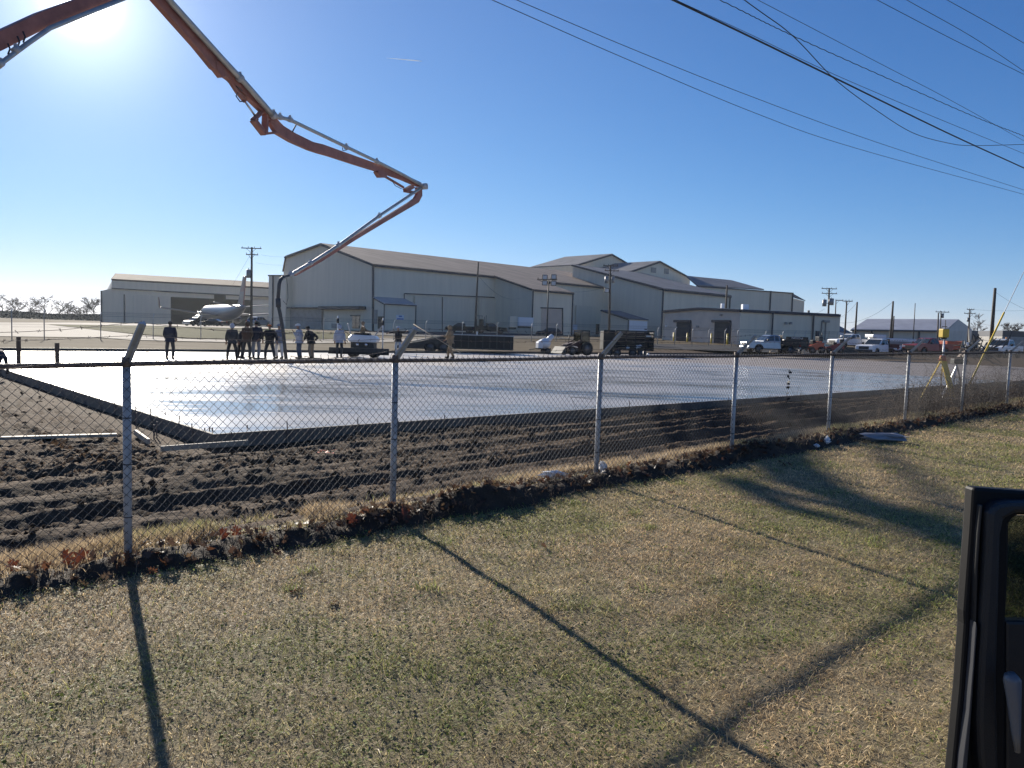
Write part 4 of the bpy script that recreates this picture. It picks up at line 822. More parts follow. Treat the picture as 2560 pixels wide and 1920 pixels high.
wire([(1895, 0), (2208, 163), (2368, 246), (2560, 352)], 8.2, .007, 'thin wire meeting the twisted cable near the right edge')
wire([(2193, 0), (2387, 101), (2560, 186)], 8.8, .008, 'third wire from the upper right corner')
wire([(2267, 0), (2430, 92), (2560, 178)], 9.2, .008, 'second wire from the upper right corner')
wire([(2368, 0), (2480, 62), (2560, 108)], 9.4, .008, 'wire nearest the upper right corner')
def tw(a, b, sag, label, r=.012):
    A, B = Vector(at(*a)), Vector(at(*b)); mb = MB(); mb.tube([A.lerp(B, t)-Vector((0, 0, sag*4*t*(1-t))) for t in np.linspace(0, 1, 13)], r, 4); tag(mb.build('service_wire', 'black_wire'), label, 'wire')
tw((653, 637, 130), (720, 641, 168), .2, 'thin wire from the left utility pole to the main hangar', .015); tw((640, 657, 130), (720, 662, 168), .2, 'lower thin wire from the left utility pole to the hangar', .015); tw((624, 640, 130), (580, 715, 150), 0, 'guy wire leaning left from the pole by the airliner', .015)
tw((1197, 690, 135), (1302, 745, 163), 1.6, 'sagging cable from the bare pole to the hangar wing', .02)
tw((1382, 725, 122), (1515, 717, 140), .6, 'cable from the floodlight pole to the brown utility pole', .02)
tw((2232, 755, 120), (2098, 807, 128), 1.0, 'guy cable from the brown pole to the warehouse corner', .02); tw((2141, 758, 130), (2082, 800, 150), .6, 'cable from the bare pole down to the warehouse roof', .02); tw((2062, 772, 160), (2000, 790, 140), .4, 'cable from the transformers to the warehouse roof', .02)
tw((2425, 773, 175), (2640, 770, 175), .5, 'wire from the right crossarm pole to the right edge', .02); tw((2425, 795, 175), (2485, 815, 110), .3, 'short wire between the crossarm pole and the thick bare pole', .02); tw((2486, 728, 110), (2640, 790, 120), .8, 'wire from the thick bare pole to the right edge', .015)
# guy wire with yellow guard at the right
a, b = Vector(at(2412, 985, 26)), Vector(at(2680, 430, 33)); gw = thing('guy_wire', 'slanting guy wire with a long yellow plastic guard at the right end of the fence', 'guy wire', a)
MB().cyl(a, b, .012, n=6).build('cable', 'galvanized', gw, True); l = (b-a); q0, q1 = Vector(at(2412, 975, 26)), Vector(at(2497, 808, 28.2)); MB().tube([a+l*.01, a+l*.16, a+l*.318], [.03, .034, .03], 8).build('guard', 'yellow_paint', gw, True)
# contrail
c0, c1_ = Vector(at(966, 145, 9000)), Vector(at(1055, 153, 9000)); mb = MB(); mb.tube([c0.lerp(c1_, t) for t in np.linspace(0, 1, 8)], [.5, 2, 3, 4, 4, 5, 5, 2], 6)
tag(mb.build('contrail', pm('vapour', (.62, .66, .72), 1, trans=.95)), 'short white aircraft vapour trail high in the sky', 'contrail')

# ================================================================ CONCRETE PUMP BOOM
BP, BD = np.array([-11.05, 36.0]), np.array([.353, .936]); BNv = Vector((BD[1], -BD[0], 0))      # vertical plane the boom folds in
bpt = lambda x, y, o=0.: v3(onp(x, y, BP+np.array([BNv.x, BNv.y])*o, BD))
boom = thing('pump_boom', 'long orange folding boom of a concrete pump reaching over the slab with a hanging hose', 'pump boom', tuple(onp(-420, 800, BP, BD)))
def beam(name, pts, thick, mat='boom_red', o=0., parent=None):
    U, L = [], []
    for i, (x, y, w) in enumerate(pts):
        a = pts[max(i-1, 0)]; b = pts[min(i+1, len(pts)-1)]; dx, dy = b[0]-a[0], b[1]-a[1]; l = math.hypot(dx, dy); nx, ny = -dy/l, dx/l
        U.append(bpt(x-nx*w/2, y-ny*w/2, o+thick/2)); L.append(bpt(x+nx*w/2, y+ny*w/2, o+thick/2))
    mb = MB(); n = len(pts); off = BNv*-thick; mid = lambda p: p+off
    V = U+L+[mid(p) for p in U]+[mid(p) for p in L]
    Fs = []
    for i in range(n-1): Fs += [(i, i+1, n+i+1, n+i), (2*n+i, 3*n+i, 3*n+i+1, 2*n+i+1), (i, 2*n+i, 2*n+i+1, i+1), (n+i, n+i+1, 3*n+i+1, 3*n+i)]
    Fs += [(0, n, 3*n, 2*n), (n-1, 3*n-1, 4*n-1, 2*n-1)]
    mb.add(V, Fs); return mb.build(name, mat, parent or boom, True, bevel=.02)
def pipe(name, pts, r, mat='boom_pipe', o=.32, parent=None, couplings=()):
    mb = MB(); mb.tube([bpt(x, y, o) for x, y in pts], r, 10); p = mb.build(name, mat, parent or boom, True)
    for (x, y) in couplings:
        c = bpt(x, y, o); i = min(range(len(pts)-1), key=lambda k: abs((pts[k][0]+pts[k+1][0])/2-x)); d = (bpt(*pts[i+1], o)-bpt(*pts[i], o)).normalized()
        k = MB(); k.cyl(c-d*.09, c+d*.09, r*1.45, n=10); k.box(c+Vector((0, 0, r*1.6)), (.1, .08, .12)); k.build('coupling', 'galvanized', p, True).location = -Vector((0, 0, 0))
    return p
def fixsub(root):
    for ch in root.children:
        for g_ in ch.children: g_.location = (0, 0, 0)
beam('boom_section', [(-420, 860, 70), (-430, 300, 66), (-400, 270, 62)], .4)
beam('boom_section', [(-440, 280, 60), (-150, 170, 50), (0, 103, 47), (110, 50, 43), (200, 15, 38), (360, -45, 32)], .34)
pipe('delivery_pipe', [(-420, 330), (-150, 240), (0, 160), (70, 108), (125, 70), (200, 40), (350, -20)], .075, couplings=[(0, 160), (40, 125)])
for (x, y) in [(22, 122), (46, 104), (60, 92)]: pipe('pipe_bracket', [(x-3, y-14), (x+3, y), (x-2, y+14)], .025, 'dark_metal', .3)
beam('boom_section', [(345, -75, 34), (403, -2, 26), (500, 108, 25), (545, 160, 30), (585, 190, 26), (620, 230, 18), (665, 276, 15), (698, 314, 16)], .26)
beam('bracket', [(546, 152, 10), (553, 172, 20), (562, 192, 10)], .3, o=.02)
pipe('delivery_pipe', [(372, -70), (430, 8), (560, 152), (610, 205), (660, 262), (684, 290)], .12, o=.3, couplings=[(684, 288), (600, 195)])
pipe('hydraulic_cylinder', [(560, 178), (578, 206), (592, 228), (612, 252)], .11, 'boom_red', .0)
pipe('cylinder_rod', [(610, 250), (645, 300)], .045, 'chrome', .0)
pipe('hydraulic_hose', [(594, 232), (590, 240), (600, 254), (612, 252)], .025, 'rubber', .12); pipe('hydraulic_hose', [(590, 215), (604, 226), (606, 228)], .02, 'rubber', .12)
beam('linkage', [(640, 300, 8), (668, 336, 8)], .3); beam('linkage', [(640, 299, 6), (664, 276, 6)], .3); beam('linkage', [(668, 334, 6), (671, 284, 5)], .3, o=.05); beam('linkage', [(667, 334, 6), (700, 330, 6)], .3); beam('linkage', [(670, 312, 2.5), (682, 298, 2.5)], .1, o=.1)
beam('boom_section', [(683, 300, 18), (702, 324, 25), (735, 344, 24), (780, 365, 22), (805, 372, 24), (830, 380, 22), (900, 404, 20), (960, 424, 17), (1010, 443, 14), (1052, 462, 12)], .24)
pipe('delivery_pipe', [(684, 290), (697, 293), (712, 296), (728, 301), (865, 367), (945, 405), (1010, 438), (1056, 464)], .085, o=.28, couplings=[(700, 293), (725, 299), (866, 368), (942, 404), (1062, 467)])
pipe('pipe_bracket', [(740, 312), (731, 330)], .03, 'dark_metal', .2); pipe('pipe_bracket', [(856, 368), (857, 376), (866, 375), (869, 368)], .022, 'dark_metal', .25)
beam('bracket', [(946, 428, 6), (956, 438, 14), (968, 440, 8)], .3); pipe('hydraulic_cylinder', [(962, 441), (1008, 468)], .075, 'boom_red', .0); pipe('cylinder_rod', [(1006, 467), (1020, 476)], .03, 'chrome', .0); pipe('hydraulic_hose', [(980, 452), (988, 464), (1004, 472)], .02, 'rubber', .1)
beam('linkage', [(1018, 476, 9), (1036, 466, 9)], .28); beam('linkage', [(1018, 477, 6), (1042, 482, 6)], .28)
k = MB(); c = bpt(1060, 466, .3); k.cyl(c-BNv*.25, c+BNv*.2, .19, n=12); k.build('swivel_joint', 'galvanized', boom, True)
beam('boom_section', [(1050, 468, 12), (1050, 488, 13), (1043, 501, 14), (1028, 511, 12), (960, 552, 10), (885, 598, 9), (800, 653, 7), (740, 688, 4)], .2)
pipe('delivery_pipe', [(1052, 470), (1040, 478), (950, 538), (850, 611), (790, 650), (722, 690), (704, 697)], .085, o=.24, couplings=[(948, 540), (846, 613), (776, 658), (727, 687)])
pipe('delivery_hose', [(722, 690), (708, 693), (701, 700), (698, 710), (695, 748)], .085, 'hose_grey', .24); pipe('hose_collar', [(695, 746), (696, 768)], .12, 'hose_grey', .24); pipe('delivery_hose', [(696, 766), (700, 783), (708, 830), (716, 905)], .085, 'hose_grey', .24)
pipe('tag_line', [(716, 695), (719, 715), (720, 745), (716, 762), (708, 752)], .012, 'black_wire', .3)
fixsub(boom)

# ================================================================ VEHICLES
def wheel(root, x, y, r, w=.24, side=1):
    t = MB(); t.lathe_y((x, y, r), [(-w/2, r*.62), (-w/2, r*.93), (-w*.35, r), (w*.35, r), (w/2, r*.93), (w/2, r*.62)], 18); tt = t.build('wheel', 'tyre', root)
    q_ = MB(); q_.lathe_y((x, y, r), [(side*w*.42, .001), (side*w*.44, r*.2), (side*w*.3, r*.3), (side*w*.45, r*.62), (-side*w*.3, r*.62)], 14); q_.build('rim', 'rim', tt)
def vehicle(name, label, cat, loc, rz, paint, kind='pickup', k=1., bed=True, group=None, trim='chrome'):
    t = thing(name, label, cat, loc, rz, group); t.scale = (k, k, k)
    W2 = .98
    if kind == 'pickup':
        L = 2.9; axl = (1.82, -1.75); wr = .41; zb_ = .48
        lower = [(2.85, zb_), (2.93, .75), (2.9, 1.08), (2.72, 1.17), (1.25, 1.24), (-.62, 1.24), (-.62, zb_)]; bedp = [(-.66, zb_+.05), (-.66, 1.26), (-2.85, 1.26), (-2.88, .65), (-2.8, zb_+.1)]
        cabp = [(1.32, 1.22), (.55, 1.84), (.3, 1.89), (-.35, 1.88), (-.6, 1.8), (-.64, 1.22)]; wins = [[(1.02, 1.29), (.5, 1.76), (.12, 1.80), (.12, 1.29)], [(.03, 1.29), (.03, 1.80), (-.38, 1.79), (-.5, 1.29)]]
    elif kind == 'suv':
        L = 2.35; axl = (1.42, -1.38); wr = .36; zb_ = .36
        lower = [(2.25, zb_), (2.35, .6), (2.28, .88), (2.0, .98), (1.05, 1.07), (-2.2, 1.1), (-2.33, .8), (-2.28, zb_)]; bedp = None
        cabp = [(1.15, 1.05), (.35, 1.58), (.05, 1.65), (-1.3, 1.64), (-1.75, 1.55), (-2.22, 1.07)]; wins = [[(.85, 1.12), (.3, 1.54), (-.2, 1.57), (-.2, 1.12)], [(-.28, 1.12), (-.28, 1.57), (-1.05, 1.57), (-1.12, 1.12)], [(-1.2, 1.13), (-1.14, 1.56), (-1.55, 1.51), (-1.9, 1.14)]]
    else:
        L = 2.4; axl = (1.4, -1.35); wr = .33; zb_ = .3
        lower = [(2.3, zb_), (2.4, .52), (2.3, .75), (1.1, .9), (-1.5, .95), (-2.35, .92), (-2.4, .6), (-2.3, zb_)]; bedp = None
        cabp = [(1.2, .88), (.4, 1.36), (0, 1.43), (-.7, 1.41), (-1.65, .94)]; wins = [[(.85, .95), (.35, 1.32), (-.15, 1.36), (-.15, .95)], [(-.22, .95), (-.22, 1.36), (-.7, 1.34), (-1.25, .97)]]
    def arch(p):                                            # wheel arches cut into the lower edge
        z = p[0][1]; lo = min(q_[0] for q_ in p); hi = max(q_[0] for q_ in p); out = []
        for ax in sorted(axl):
            if lo+.3 < ax < hi-.3:
                out += [(ax+math.cos(a)*(wr+.09), max(z, wr+math.sin(a)*(wr+.09))) for a in np.linspace(math.pi, 0, 9)]
        return out
    b = MB(); b.prof(sorted_lower(lower, arch(lower)), -W2, W2, .05); b.build('body', paint, t, bevel=.04)
    c = MB(); c.prof(cabp, -W2+.06, W2-.06, .16); cb = c.build('cab', paint, t, bevel=.05)
    for w_ in wins:
        for sgn in (-1, 1):
            zl, zh = min(p[1] for p in cabp), max(p[1] for p in cabp); ys = lambda z: sgn*(W2-.06-.16*(z-zl)/(zh-zl)+.006)
            g_ = MB(); g_.prism([(x, ys(z), z) for x, z in w_], (0, sgn*.006, 0)); g_.build('window', 'glass', t)
    def ws(p0, p1, f0=.08, f1=.1):
        zl, zh = min(p[1] for p in cabp), max(p[1] for p in cabp); a, c_ = Vector((p0[0], 0, p0[1])), Vector((p1[0], 0, p1[1])); n_ = Vector((c_.z-a.z, 0, -(c_.x-a.x))).normalized(); n_ = n_ if n_.x*(1 if p0[0] > 0 else -1) > 0 else -n_
        A, B = a.lerp(c_, .08)+n_*.012, a.lerp(c_, .92)+n_*.012; y0 = W2-.06-.16*(A.z-zl)/(zh-zl)-.07; y1 = W2-.06-.16*(B.z-zl)/(zh-zl)-.07
        g_ = MB(); g_.prism([(A.x, -y0, A.z), (A.x, y0, A.z), (B.x, y1, B.z), (B.x, -y1, B.z)], n_*.006); g_.build('windshield' if p0[0] > 0 else 'rear_window', 'glass', t)
    ws(cabp[0], cabp[1]); ws(cabp[-1], cabp[-2])
    if bedp and bed:
        q_ = MB(); full = sorted_lower(bedp, arch(bedp)); q_.prof(full, -W2, -W2+.12); q_.prof(full, W2-.12, W2); q_.box((-2.82, 0, .95), (.08, 2*W2-.24, .6)); q_.box((-1.75, 0, .72), (2.1, 2*W2-.24, .06)); q_.build('bed', paint, t)
    if bedp and not bed:
        q_ = MB(); q_.box((-1.75, 0, .98), (2.3, 2.2, .1)); q_.box((-.72, 0, 1.45), (.06, 1.9, .9)); q_.box((-1.75, 0, .75), (2.2, .8, .3)); q_.build('flatbed', 'black_paint', t)
        for s_ in (-1, 1): MB().box((-1.75, s_*1.0, 1.2), (2.2, .05, .35)).build('stake_side', 'black_paint', t)
    for ax in axl:
        for sgn in (-1, 1): wheel(t, ax, sgn*(W2-.13), wr, .26, sgn)
    zf_ = lower[1][1]
    xf = max(p[0] for p in lower)
    MB().box((xf-.02, 0, zf_+.12), (.06, 1.1, .30 if kind == 'pickup' else .16)).build('grille', 'dark_metal' if trim != 'chrome' else 'chrome', t)
    MB().box((xf+.02, 0, zb_+.08), (.16, 2*W2-.06, .24)).build('bumper', trim, t, bevel=.03)
    xr = min(p[0] for p in (bedp or lower)); MB().box((xr-.03, 0, zb_+.1), (.14, 2*W2-.1, .2)).build('bumper', trim, t, bevel=.03)
    for sgn in (-1, 1):
        MB().box((xf-.05, sgn*(W2-.24), zf_+.16), (.08, .34, .2)).build('headlight', 'headlight', t, bevel=.02); MB().box((xr+.02, sgn*(W2-.1), .95 if bedp else .85), (.08, .16, .34)).build('taillight', 'taillight', t)
        MB().box((cabp[0][0]-.35, sgn*(W2+.12), 1.34 if kind == 'pickup' else 1.12), (.12, .22, .24 if kind == 'pickup' else .14)).build('side_mirror', 'black_paint' if kind == 'pickup' else paint, t, bevel=.02)
    MB().box((0, 0, zb_-.02), (2*L-.7, 1.5, .16)).build('chassis', 'dark_metal', t)
    return t
def sorted_lower(poly, arcp):
    """insert wheel arch points into the bottom edge that runs from the last to the first point of the profile"""
    if not arcp: return poly
    asc = poly[0][0] > poly[-1][0]                       # closing edge runs last -> first
    a = sorted_arc(arcp, asc); return poly+a
def sorted_arc(a, asc):
    g_ = [a[i:i+9] for i in range(0, len(a), 9)]; g_.sort(key=lambda q_: q_[4][0], reverse=not asc); out = []
    for q_ in g_: out += (q_ if asc else q_[::-1])
    return out
def vat(px, py, Y): p = at(px, py, Y); return (p[0], p[1], p[2])
deg = math.radians
vehicle('pickup_truck', 'silver blue crew cab pickup parked nearest the tan warehouse doors', 'pickup', vat(1925, 883, 84), deg(192), 'silver_paint', 'pickup', 1.05, bed=False, trim='silver_paint')
vehicle('pickup_truck', 'white pickup parked behind the others, right of the red machinery', 'pickup', vat(2128, 872, 98), deg(195), 'white_paint', 'pickup', 1.0, trim='dark_metal')
vehicle('pickup_truck', 'white single cab pickup with dark flatbed in the middle of the parked row', 'pickup', vat(2192, 890, 86), deg(218), 'white_paint', 'pickup', 1.02, bed=False, trim='dark_metal')
vehicle('pickup_truck', 'dark red pickup parked behind the yellow laser tripod', 'pickup', vat(2318, 888, 86), deg(206), 'red_paint', 'pickup', 1.02, trim='black_paint')
vehicle('pickup_truck', 'white pickup with an amber roof beacon at the far right of the row', 'pickup', vat(2505, 895, 80), deg(220), 'white_paint', 'pickup', 1.02, trim='dark_metal')
bpos = vat(2490, 853, 80)
vehicle('suv', 'dark blue hatchback parked before the tan roller door of the hangar wing', 'car', vat(1371, 841, 146), deg(183), 'cloth_navy', 'suv', 1.0, trim='black_paint')
vehicle('pickup_truck', 'black pickup parked left of another dark truck by the hangar sliding doors', 'pickup', vat(1152, 832, 142), deg(165), 'black_paint', 'pickup', .95, trim='black_paint')
vehicle('pickup_truck', 'black work truck with pipes and a tank on its bed by the main hangar', 'pickup', vat(1226, 834, 140), deg(8), 'black_paint', 'pickup', 1.0, bed=False, trim='black_paint')
vehicle('sedan', 'dark sedan with a sun glint parked in front of the airliner', 'car', vat(533, 815, 150), deg(170), 'black_paint', 'sedan', 1.0)
vehicle('van', 'black vehicle left of the dark sedan on the bright apron', 'car', vat(490, 815, 155), deg(245), 'black_paint', 'suv', 1.05)
vehicle('suv', 'silver SUV seen from behind by the left end of the main hangar', 'car', vat(647, 816, 140), deg(75), 'silver_paint', 'suv', 1.05)
tb_ = bpy.data.objects.get('pickup_truck.006')
# the photographer's own truck at the right, its door standing open
own = vehicle('pickup_truck', "black pickup beside the camera with its front door standing open", 'pickup', (2.98, -.2, -.08), deg(90), 'black_paint', 'pickup', 1.0, trim='black_paint')
DP, DD = np.array([.87, 1.45]), np.array([.998, .06]); DNo = Vector((.06, -.998, 0))
dq = lambda x, y, o=0.: v3(onp(x, y, DP+np.array([DNo.x, DNo.y])*o, DD))
tint = bpy.data.materials.new('tinted_glass'); tint.use_nodes = True; tn = tint.node_tree.nodes; tl = tint.node_tree.links
t1 = tn.new("ShaderNodeBsdfTransparent"); t1.inputs[0].default_value = (.38, .42, .40, 1); t2 = tn.new("ShaderNodeBsdfGlossy"); t2.inputs[0].default_value = (.8, .8, .8, 1); t2.inputs[1].default_value = .03; tm = tn.new("ShaderNodeMixShader"); tm.inputs[0].default_value = .05
tl.new(t1.outputs[0], tm.inputs[1]); tl.new(t2.outputs[0], tm.inputs[2]); tl.new(tm.outputs[0], tn["Material Output"].inputs[0])
door_blk = pm('door_black', (.008, .008, .009), .6, spec=.2); door_rub = pm('door_rubber', (.012, .013, .015), .5); door_pl = pm('door_plastic', (.014, .015, .018), .5, 0, var=.1, bump=.15, bs=300); door_edge = pm('door_edge', (.05, .052, .06), .45)
own.rotation_euler = (0, 0, deg(90)); bpy.context.view_layer.update(); OWN = own.matrix_world.inverted()
def dpart(name, pts, o, t, mat, parent=None, bevel=.006):
    mb = MB(); mb.prism([OWN @ dq(x, y, o) for x, y in pts], (OWN.to_3x3() @ DNo)*-t); return mb.build(name, mat, parent or own, False, bevel)
door = dpart('door', [(2435, 1219), (2428, 1330), (2413, 1530), (2414, 1562), (2403, 1720), (2380, 1960), (2360, 2200), (2514, 2200), (2516, 1552), (2523, 1420), (2524, 1310), (2532, 1296), (2548, 1288), (2760, 1290), (2760, 1243)], 0, .03, door_blk)
dpart('door_panel', [(2515, 1553), (2516, 2200), (2790, 2200), (2790, 1560)], 0, .03, door_pl, door)
dpart('window_glass', [(2522, 1290), (2512, 1560), (2790, 1570), (2790, 1284)], -.012, .005, tint, door, 0)
dpart('weather_strip', [(2452, 1262), (2446, 1330), (2440, 1420), (2436, 1560), (2428, 1700), (2414, 1900), (2396, 2100), (2403, 2100), (2421, 1900), (2435, 1700), (2443, 1560), (2447, 1420), (2453, 1330), (2459, 1262)], .012, .02, door_rub, door)
dpart('door_edge', [(2441, 1556), (2434, 1660), (2424, 1780), (2410, 1893), (2404, 1960), (2414, 1960), (2424, 1850), (2432, 1740), (2437, 1660), (2444, 1570)], .02, .02, door_edge, door)
dpart('inner_frame', [(2476, 1285), (2470, 1400), (2463, 1521), (2454, 1660), (2448, 1809), (2452, 1900), (2470, 2010), (2480, 2200), (2512, 2200), (2498, 1900), (2494, 1700), (2500, 1500), (2504, 1340), (2512, 1300), (2540, 1284), (2760, 1286), (2760, 1258), (2530, 1255), (2500, 1260), (2484, 1270)], .03, .04, door_pl, door, .008)
hb_ = MB(); hb_.tube([OWN @ dq(x, y, .07) for x, y in [(2524, 1686), (2531, 1700), (2535, 1750), (2540, 1830), (2544, 1880)]], [.010, .015, .012, .008, .005], 10); hb_.build('door_handle', pm('handle_grey', (.14, .145, .16), .35), door)
mt('amber', (.7, .25, .02), .4)
ro = next(o for o in COL.objects if o.get('label', '').startswith('white pickup with an amber'))
MB().box((0.1, 0, 1.93), (.25, 1.1, .07)).build('light_bar', 'white_paint', ro); c = MB(); c.cyl((.1, .3, 1.95), (.1, .3, 2.12), .09, .07, 10); c.build('beacon', 'amber', ro)
wk = next(o for o in COL.objects if o.get('label', '').startswith('black work truck'))
for i, (x, h) in enumerate([(-.9, 3.3), (-1.2, 3.0), (-1.6, 3.2), (-2.1, 3.2), (-2.5, 2.6)]): MB().cyl((x, -.4+.2*i, 1.0), (x, -.4+.2*i, h), .05).build('standpipe', 'dark_metal', wk)
MB().box((-2.2, 0, 3.15), (1.4, .08, .08)).build('crossbar', 'dark_metal', wk); MB().box((-1.7, 0, 1.9), (.7, .9, 1.3)).build('tank', 'black_paint', wk, bevel=.05)
# white box trailer, flatbed frames and other plant among the pickups
p = vat(2228, 888, 96); t = thing('box_trailer', 'long white camper topped trailer behind the parked pickups', 'trailer', p, deg(5)); MB().box((0, 0, 1.35), (5.2, 2.1, 1.5)).build('body', 'white_paint', t, bevel=.08); MB().box((-2.2, 0, 2.3), (1.7, 1.9, .4)).build('roof_pod', 'white_paint', t, bevel=.06); MB().box((.3, -1.06, 1.5), (3.6, .03, .5)).build('window_band', 'concrete_wall', t)
for x in (-.6, .5): wheel(t, x, -1.0, .36, .24, -1); wheel(t, x, 1.0, .36, .24, 1)
MB().bar((-2.6, 0, .5), (-3.8, 0, .45), .12).build('hitch', 'dark_metal', t)
p = vat(2375, 878, 88); t = thing('dumpster', 'small orange red steel bin right of the laser level pole', 'bin', p, .1); mb = MB(); mb.prof([(-.75, .2), (-.9, 1.15), (.9, 1.15), (.75, .2)], -.7, .7); mb.build('body', 'orange_paint', t, bevel=.03)
for x in (-.88, .88): MB().box((x, 0, 1.12), (.08, 1.5, .1)).build('rim', 'orange_paint', t)
for x in (-.5, .5): MB().box((x, 0, .1), (.2, 1.2, .2)).build('skid', 'dark_metal', t)
p = vat(1985, 884, 88); t = thing('flatbed_trailer', 'dark flatbed trailer with a white lettered headboard behind the silver pickup', 'trailer', p, deg(6))
MB().box((0, 0, .75), (3.6, 2.1, .14)).build('deck', 'black_paint', t); MB().box((-.2, -.95, 1.75), (2.6, .08, .32)).build('headboard', 'black_paint', t); MB().box((-.2, 0, 1.2), (3.0, 1.9, .8)).build('load', 'dark_metal', t, bevel=.1)
for x in (-1.45, 1.05): MB().box((x, -.95, 1.25), (.1, .08, 1.2)).build('upright', 'black_paint', t)
hbm = t
cu = bpy.data.curves.new('lettering', 'FONT'); cu.body = 'MAXXD-A'; cu.size = .30; cu.extrude = .005; cu.align_x = 'CENTER'; tmp = bpy.data.objects.new('tmp', cu); COL.objects.link(tmp); bpy.context.view_layer.update()
me = bpy.data.meshes.new_from_object(tmp.evaluated_get(bpy.context.evaluated_depsgraph_get())); me.materials.clear(); me.materials.append(M['white_paint']); bpy.data.objects.remove(tmp); o = bpy.data.objects.new('lettering', me); COL.objects.link(o); o.parent = hbm; o.location = (-.2, -1.0, 1.66); o.rotation_euler = (math.pi/2, 0, 0)
for x in (-.5, .5): wheel(t, x, -1.1, .38, .24, -1); wheel(t, x, 1.1, .38, .24, 1)
def plant(name, label, cat, p, rz, paint, k=1.):
    """compact site machine: hull, hood, canopy on posts, seat, arms, wheels"""
    t = thing(name, label, cat, p, rz); t.scale = (k, k, k)
    mb = MB(); mb.prof([(-1.0, .4), (-1.05, 1.1), (-.3, 1.25), (.2, .85), (1.0, .8), (1.1, .4)], -.5, .5, .05); mb.build('body', paint, t, bevel=.04)
    MB().box((-.75, 0, 1.5), (.5, .6, .5)).build('engine_cover', 'dark_metal', t, bevel=.05); MB().cyl((-.9, .2, 1.7), (-.9, .2, 2.15), .05).build('exhaust', 'dark_metal', t)
    for s_ in (-1, 1):
        mb = MB(); mb.bar((-.6, s_*.55, 1.2), (1.2, s_*.55, .6), .1, .16); mb.build('lift_arm', paint, t); wheel(t, .6, s_*.62, .33, .25, s_); wheel(t, -.6, s_*.62, .36, .28, s_)
    MB().prof([(1.2, .15), (1.25, .7), (1.7, .2)], -.7, .7).build('bucket', 'dark_metal', t); MB().box((.0, 0, 1.15), (.4, .45, .45)).build('seat', 'black_paint', t, bevel=.05)
    return t
plant('trencher', 'red and orange compact trencher on the trailer left of the white pickups', 'site machine', vat(2031, 884, 90), deg(200), 'orange_paint', 1.15)
plant('trencher', 'smaller red machine just left of the rearmost white pickup', 'site machine', vat(2086, 884, 92), deg(160), 'red_paint', 1.0)
p = vat(1905, 889, 80); 
for px, py, lab in [(2009, 883, 'pale cone shaped bag on the gravel in front of the trailers'), (1932, 880, 'flat pale sack lying in front of the silver pickup')]:
    p = vat(px, py+3, 78); crumple('sack', (p[0], p[1], p[2]+.15), (.35, .2, .16) if px < 2000 else (.22, .18, .3), 'lumber', lab, 'sack')
# heap of scrap branches and augers
p = vat(2432, 893, 72); t = thing('scrap_heap', 'dark tangled heap of drill augers and scrap left of the last white pickup', 'scrap heap', p)
mb = MB(); 
for i in range(70):
    a = Vector((random.gauss(0, .7), random.gauss(0, .4), abs(random.gauss(.5, .5)))); d = Vector((random.gauss(.6, .6), random.gauss(0, .4), random.gauss(.5, .5))); mb.tube([a, a+d*.5+Vector((0, 0, random.gauss(0, .1))), a+d], [.05, .06, .03], 5)
mb.build('branches', 'dark_metal', t); mb = MB(); mb.prof([(-1.2, 0), (-.9, .5), (.8, .6), (1.2, 0)], -.5, .5, .3); mb.build('base_frame', 'rusty_steel', t); a = MB(); a.ell((-.75, -.3, 1.2), (.13, .13, .2), 10, 6); a.build('knob', 'white_paint', t)
# black rack trailer
p = vat(1565, 892, 74); t = thing('rack_trailer', 'black enclosed rack trailer loaded with timber right of the small tractor', 'trailer', p, deg(3)); t.scale = (.93, .93, .93)
MB().box((0, 0, .75), (5.2, 2.2, .16)).build('deck', 'black_paint', t); MB().box((-2.0, -1.08, 1.75), (1.2, .06, 1.9)).build('side_panel', 'black_paint', t); MB().box((0, 1.05, 1.7), (5.2, .06, 1.8)).build('far_side', 'black_paint', t); MB().box((-2.58, 0, 1.7), (.06, 2.1, 1.8)).build('headboard', 'black_paint', t); MB().box((2.58, 0, 1.7), (.06, 2.1, 1.8)).build('tailgate', 'black_paint', t)
for z in (1.1, 1.4, 1.72, 2.05, 2.38, 2.66): MB().box((.65, -1.08, z), (3.9, .05, .12)).build('side_slat', 'black_paint', t)
for x in (-1.3, -.3, .7, 1.7, 2.55): MB().box((x, -1.11, 1.75), (.09, .06, 1.95)).build('upright', 'black_paint', t)
mb = MB(); 
for i in range(9): mb.bar((-1.2+random.random()*.5, -.9+random.random()*1.5, .95+i*.2), (1.5+random.random(), -.9+random.random()*1.5, .95+i*.2), .12, .05)
mb.build('timber_load', 'lumber', t); mb = MB(); mb.box((2.05, -.7, 2.25), (.5, .4, .35)); mb.build('tool_box', 'silver_paint', t)
for x in (-1.6, .9): wheel(t, x-.45, -1.0, .42, .26, -1); wheel(t, x+.45, -1.0, .42, .26, -1); wheel(t, x, 1.0, .42, .26, 1)
for x, z in ((-.1, .95), (.9, 1.05), (1.2, 1.1)): crumple('cargo_bag', (0, 0, 0), (.25, .2, .16), 'plastic_white', None, None); o = COL.objects[-1]; o.parent = t; o.location = (x, -.95, z); o.name = 'cargo_bag'
